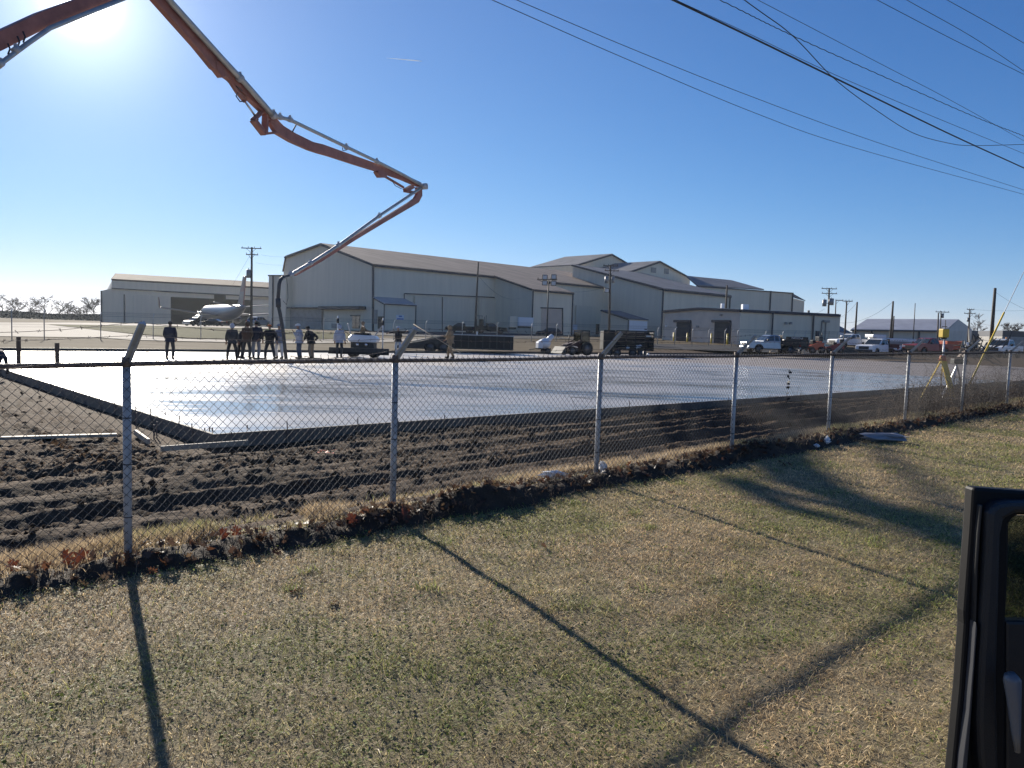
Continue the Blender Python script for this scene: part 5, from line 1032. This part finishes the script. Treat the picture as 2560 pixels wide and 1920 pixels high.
# dark dump trailer with ramp-shaped tail
p = vat(1205, 886, 66); t = thing('dump_trailer', 'long dark side dump trailer with a sloping nose behind the man with the pole', 'trailer', p, deg(4))
MB().prof([(-2.6, .45), (-2.6, 1.62), (2.6, 1.62), (2.6, .45)], -1.1, 1.1).build('body', 'black_paint', t, bevel=.03); MB().box((0, -1.12, 1.64), (5.3, .1, .08)).build('top_rail', 'galvanized', t)
MB().prof([(-7.2, .35), (-7.2, .62), (-5.2, 1.0), (-2.6, 1.66), (-2.6, .35)], -1.0, 1.0).build('sloping_nose', 'dark_metal', t, bevel=.02); MB().bar((-5.9, -1.05, .92), (-2.6, -1.05, 1.66), .06, .1).build('top_rail', 'lumber', t)
for x in (-4.4, -3.3): wheel(t, x, -1.08, .5, .3, -1); wheel(t, x, 1.08, .5, .3, 1)
for x in np.arange(-2.4, 2.5, .6): MB().box((float(x), -1.13, 1.0), (.09, .06, 1.15)).build('rib', 'dark_metal', t)
MB().box((0, -1.14, .5), (5.2, .07, .12)).build('bottom_rail', 'dark_metal', t)
a = MB(); a.ell((-.5, -1.1, 1.8), (.06, .06, .18), 8, 5); a.build('marker', 'white_paint', t)
# small white drum mixer
p = vat(1361, 886, 70); t = thing('concrete_mixer', 'small pale towable concrete mixer left of the tractor', 'concrete mixer', p, deg(20)); R_ = Matrix.Rotation(deg(-35), 3, 'Y')
mb = MB(); mb.ell((0, 0, 1.0), (.55, .5, .5), 12, 8); mb.build('drum', 'white_paint', t); mb = MB(); mb.cyl((.25, 0, 1.2), (.75, 0, 1.75), .28, .20, 12); mb.build('drum_mouth', 'white_paint', t)
mb = MB(); mb.prof([(-.75, .55), (-.75, 1.1), (-.35, 1.35), (-.3, .55)], -.35, .35); mb.build('engine_box', 'white_paint', t, bevel=.04); MB().bar((-.8, 0, .5), (.6, 0, .5), .12).build('frame', 'dark_metal', t); MB().bar((-.8, 0, .5), (-1.5, 0, .4), .07).build('drawbar', 'dark_metal', t)
for s_ in (-1, 1): wheel(t, .1, s_*.5, .3, .16, s_)
# tractor with cab
p = vat(1440, 888, 66); t = thing('tractor', 'dark maroon tractor loader with a glazed cab left of the black rack trailer', 'tractor', p, deg(215)); t.scale = (.86,)*3; mt('maroon', (.055, .022, .018), .6, 0, var=.4, vs=3)
MB().prof([(-.7, .7), (-.7, 1.25), (.5, 1.3), (1.45, 1.1), (1.5, .65)], -.4, .4, .04).build('hood', 'maroon', t, bevel=.05)
MB().box((-.65, 0, 2.45), (1.25, 1.15, .12)).build('cab_roof', 'black_paint', t, bevel=.04)
for x in (-1.2, -.1):
    for y in (-.52, .52): MB().bar((x, y, 1.2), (x, y, 2.42), .07).build('cab_post', 'black_paint', t)
for y in (-.53, .53): MB().box((-.65, y, 1.85), (1.0, .01, 1.0)).build('cab_window', tint, t)
MB().box((-.1, 0, 1.85), (.01, .95, 1.0)).build('cab_window', tint, t); MB().box((-.8, 0, 1.25), (.45, .5, .5)).build('seat', 'black_paint', t, bevel=.06)
for s_ in (-1, 1):
    wheel(t, -.75, s_*.75, .68, .38, s_); wheel(t, 1.05, s_*.65, .45, .28, s_); MB().bar((-.1, s_*.6, 1.5), (2.0, s_*.6, .6), .12, .16).build('loader_arm', 'maroon', t); MB().bar((.3, s_*.6, .8), (1.3, s_*.6, .95), .08).build('cylinder', 'chrome', t)
MB().prof([(2.0, .15), (2.05, .85), (2.55, .2)], -.85, .85).build('bucket', 'dark_metal', t); MB().cyl((1.1, .15, 1.2), (1.1, .15, 2.0), .04).build('exhaust', 'dark_metal', t)
# hand float lying by the far edge, small bucket
p = vat(1611, 895, 62); mb = MB(); mb.cyl((p[0], p[1], p[2]-.05), (p[0], p[1], p[2]+.55), .11, .14, 10); tag(mb.build('bucket', 'dark_metal'), 'dark bucket standing on the slab edge below the black rack trailer', 'bucket'); p = vat(1619, 893, 62); crumple('rag', (p[0], p[1], p[2]+.12), (.12, .1, .16), 'plastic_white', 'white rag beside the dark bucket on the far slab edge', 'rag')

# ================================================================ AIRLINER
A0 = at(555, 815, 203); GZP = A0[2]
pl_ = thing('airliner', 'white twin engine airliner with upswept winglets parked before the far left hangar', 'aircraft', (A0[0], A0[1], GZP), deg(90+36))
def ring(prof, n=20):
    mb = MB(); vs = []; fs = []
    for x, r, zc, kz in prof:
        for i in range(n): a = 2*math.pi*i/n; vs.append((x, r*math.cos(a), zc+kz*r*math.sin(a)))
    m = len(prof)
    for j in range(m-1):
        for i in range(n): fs.append((j*n+i, j*n+(i+1) % n, (j+1)*n+(i+1) % n, (j+1)*n+i))
    fs += [tuple(range(n-1, -1, -1)), tuple((m-1)*n+i for i in range(n))]; return mb.add(vs, fs, True)
ring([(18.5, .1, 3.0, 1), (18, .7, 3.05, 1), (16.8, 1.35, 3.2, 1), (14.5, 1.85, 3.4, 1.05), (12, 1.95, 3.45, 1.05), (-7, 1.95, 3.45, 1.05), (-11, 1.75, 3.75, 1.0), (-15, 1.25, 4.2, 1.0), (-18.5, .6, 4.75, 1.0), (-20, .25, 4.95, 1.0)]).build('fuselage', 'aircraft_white', pl_)
for s_ in (-1, 1):
    w = MB(); rt = [(4.0, 1.5, 2.5), (-3.2, 1.5, 2.5)]; kx = [(0.4, 6.5, 2.95), (-3.3, 6.5, 2.95)]; tp = [(-4.6, 16.3, 4.0), (-6.0, 16.3, 4.0)]
    P = [[(rt[0][0], s_*1.2, 2.5), (rt[1][0], s_*1.2, 2.5)], [(kx[0][0], s_*6.2, 3.0), (kx[1][0], s_*6.2, 3.0)], [(tp[0][0], s_*16.2, 4.0), (tp[1][0], s_*16.2, 4.0)]]
    for (a, b), (c, d), th in ((P[0], P[1], .55), (P[1], P[2], .3)): w.prism([a, b, d, c], (0, 0, th))
    wg = w.build('wing', 'aircraft_white', pl_, bevel=.08)
    wl_ = MB(); wl_.prism([(-4.6, s_*16.2, 4.05), (-6.0, s_*16.2, 4.05), (-6.9, s_*16.75, 6.6), (-6.2, s_*16.75, 6.6)], (0, s_*.14, 0)); wl_.build('winglet', 'aircraft_tail', wg)
    ring([(5.2, .85, 1.75, 1), (4.9, .98, 1.75, 1), (3.5, 1.02, 1.75, 1), (1.8, .75, 1.8, 1), (1.0, .45, 1.85, 1)], 14).v; e = ring([(5.2, .85, 1.75, 1), (4.9, .98, 1.75, 1), (3.5, 1.02, 1.75, 1), (1.8, .75, 1.8, 1), (1.0, .45, 1.85, 1)], 14); e.v = [(x, y+s_*5.0, z) for x, y, z in e.v]; e.build('engine', 'aircraft_white', pl_)
    h = MB(); h.prism([(-15.2, s_*.6, 4.8), (-17.8, s_*.6, 4.8), (-19.2, s_*7.0, 5.6), (-18.0, s_*7.0, 5.6)], (0, 0, .22)); h.build('tailplane', 'aircraft_white', pl_, bevel=.05)
    MB().cyl((-.6, s_*2.6, .5), (-.6, s_*2.6, 2.6), .14).build('main_gear', 'galvanized', pl_)
    for q_ in (-.4, .4): wheel(pl_, -.6, s_*2.6+q_, .55, .36, s_)
f = MB(); f.prism([(-12.8, -.16, 5.0), (-18.6, -.16, 5.2), (-20.3, -.16, 12.3), (-18.4, -.16, 12.3), (-14.5, -.16, 6.2)], (0, .32, 0)); f.build('tail_fin', 'aircraft_tail', pl_, bevel=.05)
f = MB(); f.prism([(-16.6, -.18, 8.6), (-18.9, -.18, 8.6), (-20.0, -.18, 11.6), (-18.6, -.18, 11.6)], (0, .36, 0)); f.build('tail_stripe', 'maroon_fin', pl_)
MB().cyl((14.5, 0, .5), (14.5, 0, 1.8), .1).build('nose_gear', 'galvanized', pl_); wheel(pl_, 14.5, .2, .38, .25, 1); wheel(pl_, 14.5, -.2, .38, .25, -1)

# ================================================================ FAR FENCE
FF = [(30, 868, 60), (111, 872, 64), (252, 862, 70), (383, 866, 74), (502, 866, 78), (676, 862, 83), (808, 860, 87), (984, 856, 92), (1064, 855, 95), (1155, 856, 98), (1242, 856, 101), (1328, 857, 104), (1390, 858, 107), (1643, 870, 108), (1686, 872, 108), (1729, 873, 108), (1770, 874, 108), (1810, 875, 108), (1828, 876, 107), (1842, 877, 106), (1912, 878, 108), (1955, 879, 110), (1984, 880, 112), (2010, 880, 114), (2090, 882, 116), (2140, 884, 118)]
ff = thing('perimeter_fence', 'thin perimeter fence with outward bent barbed wire arms beyond the slab', 'fence', tuple(at(*FF[6])))
tops = []
for px, py, Y in FF:
    b = Vector(at(px, py, Y)); g_ = zfar(b.x, b.y); b.z = g_-.2; h = 2.15; mb = MB(); mb.tube([b, Vector((b.x, b.y, g_+h)), Vector((b.x+.18, b.y-.2, g_+h+.36))], .045, 6); mb.build('post', 'galvanized', ff, True); tops.append(Vector((b.x, b.y, g_)))
for j, (dz, dx) in enumerate([(2.15, 0), (2.3, .08), (2.42, .13), (2.5, .18), (1.1, 0), (.1, 0)]):
    mb = MB(); mb.tube([p+Vector((dx, -dx, dz)) for p in tops], .012 if j else .02, 4); mb.build('wire_strand', 'wire', ff, True)

# ================================================================ LASER LEVELS
def tri(root, top, feet, r, mats):
    for f_, r_, m_ in zip(feet, r, mats): MB().bar(top, f_, *r_).build('leg', m_, root, True)
Yt = 27.0; top = Vector(at(2357, 893, Yt)); t = thing('laser_level', 'yellow rotary laser level on a tall yellow elevating tripod in the mud', 'laser level', tuple(at(2357, 1000, Yt)))
f1, f2, f3 = Vector(at(2297, 1003, Yt-.3)), Vector(at(2384, 1000, Yt-.6)), Vector(at(2350, 995, Yt+1.0))
tri(t, top, [f1, f2, f3], [(.05, .03), (.22, .04), (.05, .03)], ['yellow_paint', 'yellow_paint', 'white_paint'])
MB().cyl(top-Vector((0, 0, .12)), top+Vector((0, 0, .06)), .13, .09, 10).build('tripod_head', 'orange_paint', t, True)
MB().cyl(top-Vector((0, 0, .6)), Vector(at(2361, 845, Yt)), .03, n=8).build('column', 'white_paint', t, True)
hd = Vector(at(2360, 833, Yt)); b_ = MB(); b_.box(hd, (.25, .22, .30), rz=.2); hh = b_.build('laser_head', 'yellow_paint', t, True, bevel=.02); c = MB(); c.tube([hd+Vector((-.09, 0, .14)), hd+Vector((-.09, 0, .23)), hd+Vector((.09, 0, .23)), hd+Vector((.09, 0, .14))], .014, 6); c.build('handle', 'rubber', hh, True)
c = MB(); c.cyl(hd-Vector((0, 0, .2)), hd-Vector((0, 0, .15)), .1, n=10); c.build('base_plate', 'dark_metal', hh, True); fixsub(t)
Y2 = 28.0; top = Vector(at(2392, 912, Y2)); t = thing('tripod', 'dark instrument on a white tripod just right of the yellow tripod', 'tripod', tuple(at(2392, 1000, Y2)))
tri(t, top, [Vector(at(2352, 1000, Y2)), Vector(at(2375, 1003, Y2-.7)), Vector(at(2410, 985, Y2+.6))], [(.05, .03)]*3, ['white_paint', 'white_paint', 'galvanized'])
MB().box(top+Vector((.06, 0, .12)), (.5, .25, .2), rz=.1).build('instrument', 'dark_metal', t, True, bevel=.02)
p = Vector(at(2348, 998, 25)); mb = MB()
mb.bar(p, p+Vector((.35, .3, .35)), .04); mb.bar(p+Vector((.2, 0, .02)), p+Vector((.9, .1, .05)), .04); tag(mb.build('white_stakes', 'white_paint'), 'white painted stakes lying in the mud under the tripods', 'stakes')

# ================================================================ PEOPLE
def skin(name, nodes, edges, radii, mat, parent, root=0, sub=2):
    me = bpy.data.meshes.new(name); me.from_pydata([Vector(n) for n in nodes], edges, []); o = bpy.data.objects.new(name, me); COL.objects.link(o); o.parent = parent
    sk = o.modifiers.new('skin', 'SKIN'); sk.use_smooth_shade = True
    for i, r in enumerate(radii):
        r = r if hasattr(r, '__len__') else (r, r); me.skin_vertices[0].data[i].radius = r; me.skin_vertices[0].data[i].use_root = (i == root)
    sb = o.modifiers.new('sub', 'SUBSURF'); sb.levels = sb.render_levels = sub
    me.materials.append(M[mat]); return o
def person(px, py, hpx, face, label, jacket, pants, head='hair', headcol='cloth_hair', arms=None, lean=0., leanx=0., spread=.11, step=0., z=None, Y=None, crouch=0., jl=.80, collar=None, bulky=1.13):
    bulky = max(bulky, 1.22); hpx *= 1.04
    P = gnd(px, py, SLAB_Z) if Y is None else at(px, py, Y); Yp = P[1]; sc = hpx*Yp/FPX/1.75
    t = thing('person', label, 'person', (P[0], P[1], P[2] if z is None else z), deg(face)); t.scale = (sc,)*3
    c = crouch; hipz = .94-c
    def up(x, y, zz):                                       # lean the trunk from the hips
        f = (zz-hipz); return Vector((x+leanx*f, y+f*math.sin(lean), hipz+f*math.cos(lean)))
    dz = -c; pel = Vector((0, 0, hipz)); sp = up(0, 0, 1.15+dz); ch = up(0, 0, 1.36+dz); nk = up(0, .015, 1.50+dz); h0 = up(0, .03, 1.585+dz); h1 = up(0, .045, 1.655+dz); h2 = up(0, .035, 1.72+dz); ns = up(0, .135, 1.635+dz)
    A = arms or {}
    N = [pel, sp, ch, nk, h0, h1, h2]; E = [(0, 1), (1, 2), (2, 3), (3, 4), (4, 5), (5, 6)]; R = [(.14, .11), (.13, .10), (.15, .11), .052, .062, .078, .05]
    JN = [pel+Vector((0, 0, -.10 if jl < .85 else 0)), pel+Vector((0, 0, .06)), sp, ch, up(0, .01, 1.47+dz)]; JE = [(0, 1), (1, 2), (2, 3), (3, 4)]; JR = [(.175*bulky, .135*bulky), (.175*bulky, .14*bulky), (.17*bulky, .135*bulky), (.18*bulky, .135*bulky), (.085, .085)]
    for s_, key in ((-1, 'L'), (1, 'R')):
        sh = up(s_*.185, 0, 1.415+dz); el, hd_ = A.get(key, ((s_*.26, -.02, 1.13), (s_*.28, .08, .88)))
        el = up(*el[:2], el[2]+dz) if not A.get('abs') else Vector(el); hd_ = up(*hd_[:2], hd_[2]+dz) if not A.get('abs') else Vector(hd_)
        d_ = (hd_-el).normalized(); pm_ = hd_+d_*.075; b = len(N); N += [sh, el, hd_, pm_]; E += [(2, b), (b, b+1), (b+1, b+2), (b+2, b+3)]; R += [.06, .045, .03, (.04, .02)]
        sd_ = d_.cross(Vector((0, 1, .3))).normalized()
        for i, (o_, l_) in enumerate([(-.03, .065), (-.01, .08), (.01, .075), (.03, .06)]):
            k_ = len(N); a_ = pm_+sd_*o_; N += [a_+d_*.02, a_+d_*(.02+l_*.6), a_+d_*(.02+l_)+Vector((0, .015, 0))]; E += [(b+3, k_), (k_, k_+1), (k_+1, k_+2)]; R += [.011, .010, .008]
        k_ = len(N); N += [hd_+d_*.03+sd_*.04, hd_+d_*.075+sd_*.065]; E += [(b+2, k_), (k_, k_+1)]; R += [.013, .009]
        j = len(JN); JN += [sh, el, hd_-d_*.02]; JE += [(3, j), (j, j+1), (j+1, j+2)]; JR += [.085*bulky, .065*bulky, .048*bulky]
    TN = [pel, pel+Vector((0, 0, .10))]; TE = [(0, 1)]; TR = [(.16, .13), (.155, .12)]; BN = []
    for s_ in (-1, 1):
        st = step*s_; hp = pel+Vector((s_*.09, 0, -.05)); kn = Vector((s_*(.09+spread)*.5+s_*.045, st*.5+.03+c*.5, .49-c*.35)); an = Vector((s_*(spread+.02), st-(.03 if c == 0 else .0), .095))
        b = len(N); N += [hp, kn, an, an+Vector((s_*.01, .10, -.05)), an+Vector((s_*.02, .18, -.065))]; E += [(0, b), (b, b+1), (b+1, b+2), (b+2, b+3), (b+3, b+4)]; R += [.085, .058, .042, .038, .03]
        j = len(TN); TN += [hp, kn, an+Vector((0, 0, .02))]; TE += [(0, j), (j, j+1), (j+1, j+2)]; TR += [.105, .082, .072]; BN.append(an)
    body = skin('body', N, E, R, 'skin', t)
    skin('jacket', JN, JE, JR, jacket, t, 1); skin('trousers', TN, TE, TR, pants, t, 0)
    for an in BN:
        m_ = MB(); m_.ell(an+Vector((0, .06, -.05)), (.055, .14, .06), 10, 6); m_.ell(an+Vector((0, -.01, .02)), (.055, .06, .1), 10, 6); m_.build('boot', 'cloth_boot', t)
    for s_ in (-1, 1):
        e_m = MB(); e_m.ell(up(s_*.03, .112, 1.655+dz), (.010, .006, .007), 6, 4); e_m.build('eye', 'cloth_hair', body)
    m_ = MB(); m_.ell(ns, (.014, .022, .02), 6, 4); m_.build('nose', 'skin', body)
    RR = Matrix.Rotation(-lean, 3, 'X'); hc = up(0, .03, 1.665+dz)
    if head == 'hood':
        m_ = MB(); m_.ell(hc+RR @ Vector((0, -.02, 0)), (.115, .13, .145), 12, 8, -.75, RR); m_.build('hood', headcol, t)
    elif head == 'helmet':
        m_ = MB(); m_.ell(hc+RR @ Vector((0, 0, .02)), (.125, .15, .12), 14, 6, .0, RR); m_.ell(hc+RR @ Vector((0, .03, .02)), (.135, .20, .012), 14, 3, -1, RR); m_.build('hard_hat', headcol, t)
    elif head == 'cap':
        m_ = MB(); m_.ell(hc+RR @ Vector((0, 0, .02)), (.098, .115, .085), 12, 6, .0, RR); m_.ell(hc+RR @ Vector((0, .13, .03)), (.07, .09, .012), 10, 3, -1, RR); m_.build('cap', headcol, t)
        m_ = MB(); m_.ell(hc+RR @ Vector((0, -.025, -.01)), (.088, .09, .09), 10, 6, -.6, RR); m_.build('hair', 'cloth_hair', t)
    else:
        m_ = MB(); m_.ell(hc+RR @ Vector((0, -.015, .02)), (.09, .105, .09), 12, 7, -.45, RR); m_.build('hair', headcol, t)
    if collar:
        m_ = MB(); m_.tube([up(-.09, .10, 1.34+dz), up(-.10, .03, 1.47+dz), up(0, -.09, 1.50+dz), up(.10, .03, 1.47+dz), up(.09, .10, 1.34+dz)], .035, 8); m_.build('neck_scarf', collar, t)
    return t, sc
C_ = lambda k: 'cloth_'+k
person(8, 935, 86, 60, 'worker bending over the slab edge at the far left of the photo', C_('navy'), C_('charcoal'), 'cap', C_('black'), dict(L=((-.22, .3, 1.2), (-.12, .5, 1.05)), R=((.22, .3, 1.2), (.12, .5, 1.05))), lean=1.15, crouch=.05, spread=.2)
person(425, 898, 91, 10, 'lone worker in dark jacket and jeans standing left of the group', C_('navy'), C_('charcoal'), 'cap', C_('navy'), dict(L=((-.25, -.02, 1.14), (-.20, .16, .95)), R=((.25, -.02, 1.14), (.22, .16, .95))), bulky=1.12)
person(580, 899, 85, 15, 'worker with pale hood and long dark coat at the left of the group', C_('charcoal'), C_('black'), 'hood', C_('lightgrey'), spread=.2, jl=.8, bulky=1.25)
person(601, 895, 80, -30, 'worker in black bowing his head behind the pale hooded one', C_('black'), C_('black'), 'cap', C_('black'), dict(L=((-.22, .2, 1.15), (-.1, .4, .98)), R=((.22, .2, 1.15), (.1, .42, .95))), lean=.5)
person(616, 897, 88, -10, 'worker in a brown hooded coat with arms folded low', C_('brown'), C_('charcoal'), 'hood', C_('brown'), dict(L=((-.24, .06, 1.14), (-.08, .22, 1.02)), R=((.24, .06, 1.14), (.08, .22, 1.0))), lean=.1, spread=.16)
person(640, 897, 90, 10, 'tall worker in dark jacket and olive cap right of the brown hooded one', C_('navy'), C_('grey'), 'cap', C_('olive'), spread=.09)
person(674, 899, 84, 175, 'worker in black with a lime scarf and orange cap facing the camera', C_('black'), C_('charcoal'), 'cap', C_('orange'), dict(L=((-.36, .05, 1.18), (-.42, .12, .92)), R=((.36, .05, 1.18), (.48, .18, 1.0))), spread=.22, collar=C_('lime'))
person(698, 897, 82, 160, 'worker in pale trousers holding the concrete hose', C_('grey'), C_('white'), 'helmet', C_('grey'), dict(L=((-.26, .12, 1.16), (-.22, .36, 1.12)), R=((.24, .12, 1.14), (.10, .36, 1.05))), spread=.14)
person(748, 897, 82, 85, 'worker in white hard hat and pale sweatshirt with one hand raised', C_('lightgrey'), C_('denim'), 'helmet', C_('white'), dict(L=((-.24, .06, 1.16), (-.16, .22, 1.38)), R=((.24, .02, 1.14), (.2, .2, 1.0))), lean=.08)
person(778, 898, 80, 70, 'worker in black jacket and khaki trousers with a hand on his hip', C_('black'), C_('khaki'), 'cap', C_('black'), dict(L=((-.26, .12, 1.15), (-.2, .3, 1.0)), R=((.34, -.22, 1.16), (.18, -.10, .98))), lean=.3, spread=.08)
person(848, 893, 76, 0, 'worker in a light grey hoodie standing behind the screed with his back turned', C_('lightgrey'), C_('charcoal'), 'hood', C_('lightgrey'), spread=.09, bulky=1.15)
OP = gnd(909, 893, SLAB_Z)
person(906, 893-28, 62, -80, 'operator in a tan hoodie on the screed machine pointing to the right', C_('tan'), C_('charcoal'), 'hood', C_('tan'), dict(R=((.45, .1, 1.40), (.72, .12, 1.42)), L=((-.24, .2, 1.2), (-.1, .36, 1.15))), crouch=.12, Y=float(OP[1]))
person(995, 886, 66, 150, 'worker in dark jacket and pale jeans stretching his arms out wide', C_('black'), C_('palejean'), 'helmet', C_('lightgrey'), dict(L=((-.46, .05, 1.44), (-.74, .10, 1.50)), R=((.44, .05, 1.40), (.70, .12, 1.34))), spread=.16)
person(1125, 896, 78, 75, 'worker in tan coveralls walking with a long float pole', C_('tan'), C_('tan'), 'hood', C_('tan'), dict(L=((-.24, .12, 1.18), (-.2, .34, 1.2)), R=((.26, .14, 1.14), (.2, .34, 1.0))), step=.2, lean=.05)
# bull float with long pole
p0, p1 = Vector(at(1033, 810, 51)), Vector(at(1154, 884, 48.5)); fl = thing('bull_float', 'long pale float pole with a flat blade held by the worker in tan', 'float', p1); MB().cyl(p0, p1, .026, n=6).build('pole', 'lumber', fl, True); MB().box(p1+Vector((.1, 0, -.03)), (1.0, .22, .06), rz=.4).build('blade', 'galvanized', fl, True)
for x0, lab in ((612, 'concrete rake lying at the feet of the brown hooded worker'), (726, 'come along rake lying beside the hose'), (760, 'long handled trowel lying by the man in black jacket')):
    a_, b_ = gnd(x0, 895, SLAB_Z), gnd(x0+34, 899, SLAB_Z); rk = thing('rake', lab, 'rake', tuple(a_)); MB().cyl(Vector(a_)+Vector((0, 0, .12)), Vector(b_)+Vector((0, 0, .04)), .025, n=6).build('handle', 'old_lumber', rk, True); MB().box(Vector(b_)+Vector((0, 0, .05)), (.5, .05, .1)).build('blade', 'dark_metal', rk, True)
# ride-on laser screed
t = thing('laser_screed', 'white ride on laser screed with dark plough and two receiver masts', 'screed', tuple(OP), 0); k = 1.0
MB().prof([(-.85, .95), (-.95, 1.2), (-.7, 1.42), (.75, 1.38), (.95, 1.15), (.85, .95)], -.55, .55, .06).build('cowling', 'white_paint', t, bevel=.06)
MB().box((0, 0, .75), (1.5, .9, .45)).build('engine', 'dark_metal', t, bevel=.05); MB().box((-.1, 0, 1.46), (1.0, .7, .14)).build('seat_deck', 'black_paint', t, bevel=.04)
for x in (-.62, .7):
    for y in (-.5, .5): wheel(t, x, y, .3, .2, 1 if y > 0 else -1)
MB().box((-.1, -.95, .42), (3.7, .25, .36)).build('screed_head', 'dark_metal', t, bevel=.02); MB().box((-.1, -1.12, .28), (3.75, .08, .16)).build('plough', 'black_paint', t)
for x, z1 in ((-1.45, 2.55), (1.35, 2.5)):
    ms = MB(); ms.cyl((x, -.95, .6), (x, -.95, z1), .035); mo = ms.build('mast', 'white_paint', t); r_ = MB(); r_.cyl((x, -.95, z1-.45), (x, -.95, z1-.15), .08, n=10); r_.build('receiver', 'dark_metal', mo)
MB().bar((.7, 0, 1.4), (1.35, -.8, 2.1), .06).build('strut', 'galvanized', t); MB().bar((-.8, 0, 1.3), (-1.0, -.2, 2.1), .06).build('lever', 'galvanized', t); MB().bar((-.85, 0, 1.3), (-1.4, -.8, 1.9), .03).build('strut', 'dark_metal', t)
for x in (-.3, .25): c = MB(); c.ell((x, -.56, .8), (.1, .03, .1), 8, 5); c.build('lamp', 'chrome', t)

# ================================================================ TREES
def branch(mbT, tw_, P, D, L, r, lvl):
    n = 4; pts = [P]; rr = [r]
    for i in range(n): D = (D+Vector((random.gauss(0, .13), random.gauss(0, .13), random.gauss(.03, .08)))).normalized(); P = P+D*L/n; pts.append(P); rr.append(max(r*(1-.5*(i+1)/n), .055))
    (mbT if lvl < 2 else tw_).tube(pts, rr, 5 if lvl < 2 else 3, False)
    if lvl >= 4: return
    for i in range(random.choice([3, 4]) if lvl else 6):
        t = random.uniform(.35, 1.); k_ = min(int(t*n), n-1); Q = pts[k_].lerp(pts[k_+1], t*n-k_)
        a = random.uniform(0, 6.283); e = Vector((math.cos(a), math.sin(a), 0)); d2 = (D*.75+e*random.uniform(.45, .95)).normalized(); branch(mbT, tw_, Q, d2, L*random.uniform(.5, .72), r*.5, lvl+1)
def bare_tree(px, ybase, ytop, Y, label, grp):
    b = at(px, ybase, Y); H = (ybase-ytop)*Y/FPX; t = thing('bare_tree', label, 'tree', tuple(b), 0, grp); T, C2 = MB(), MB(); branch(T, C2, Vector((0, 0, -1)), Vector((0, 0, 1)), H*.72, H*.03, 0)
    T.build('trunk', 'bark', t); C2.build('crown', 'twig', t)
G_ = 'bare trees beyond the taxiway'
for i, (px, yb_, yt) in enumerate([(6, 802, 738), (28, 802, 745), (78, 803, 752), (122, 802, 747), (140, 802, 752), (176, 803, 762), (190, 803, 766), (218, 803, 754), (238, 803, 750), (-20, 802, 742)]):
    bare_tree(px, yb_, yt, 330, 'leafless tree on the horizon at the left beyond the taxiway', G_)
for px, yb_, yt, lab in [(2440, 850, 800, 'leafless tree behind the right crossarm pole'), (2520, 850, 808, 'leafless tree above the flat roofs, left of its neighbour'), (2545, 850, 812, 'leafless tree above the flat roofs at the right edge')]: bare_tree(px, yb_, yt, 320, lab, None)
n = 26000; x = rng.uniform(-420, -135, n); y = 335+rng.uniform(-6, 6, n); hh_ = .8+2.6*fbm(x*.05, x*0, 3, 200)+.7*vn(x*.6, x*0, 210); z = 0.9+hh_*rng.random(n)**.7; q = rng.uniform(.3, .8, n)
u = rng.normal(0, 1, (n, 3)); u /= np.linalg.norm(u, axis=1)[:, None]; w = np.cross(u, rng.normal(0, 1, (n, 3))); w /= np.linalg.norm(w, axis=1)[:, None]; c = np.stack([x, y, z], -1); q = q[:, None]
tag(npmesh('treeline', np.stack([c-u*q, c+w*q*.5, c+u*q, c-w*q*.5], 1).reshape(-1, 3), np.arange(4*n).reshape(n, 4), pm('brush', (.06, .055, .045), .9, 0, var=.3)), 'dark belt of brush along the horizon at the far left', 'treeline', None, 'stuff')
n = 14000; x = rng.uniform(150, 620, n); y = 420+rng.uniform(-6, 6, n); z = 0.9+(1.5+3.5*fbm(x*.04, x*0, 3, 220))*rng.random(n); q = rng.uniform(.5, 1.1, n); u = rng.normal(0, 1, (n, 3)); u /= np.linalg.norm(u, axis=1)[:, None]; w = np.cross(u, rng.normal(0, 1, (n, 3))); w /= np.linalg.norm(w, axis=1)[:, None]; c = np.stack([x, y, z], -1); q = q[:, None]
tag(npmesh('treeline', np.stack([c-u*q, c+w*q*.5, c+u*q, c-w*q*.5], 1).reshape(-1, 3), np.arange(4*n).reshape(n, 4), bpy.data.materials['brush']), 'dark belt of brush along the horizon at the far right', 'treeline', None, 'stuff')

# ================================================================ AIR
hz = bpy.data.materials.new('haze_air'); hz.use_nodes = True; hn = hz.node_tree.nodes; hl = hz.node_tree.links
for q_ in list(hn):
    if q_.type == 'BSDF_PRINCIPLED': hn.remove(q_)
pv = hn.new("ShaderNodeVolumePrincipled"); pv.inputs["Color"].default_value = (.82, .91, 1, 1); pv.inputs["Density"].default_value = .00010; pv.inputs["Anisotropy"].default_value = .45
hl.new(pv.outputs[0], hn["Material Output"].inputs["Volume"])
mb = MB(); mb.box((0, 300, 14), (6000, 6000, 60)); tag(mb.build('haze', hz), 'thin pale sunlit haze over the whole airfield', 'haze', None, 'stuff')
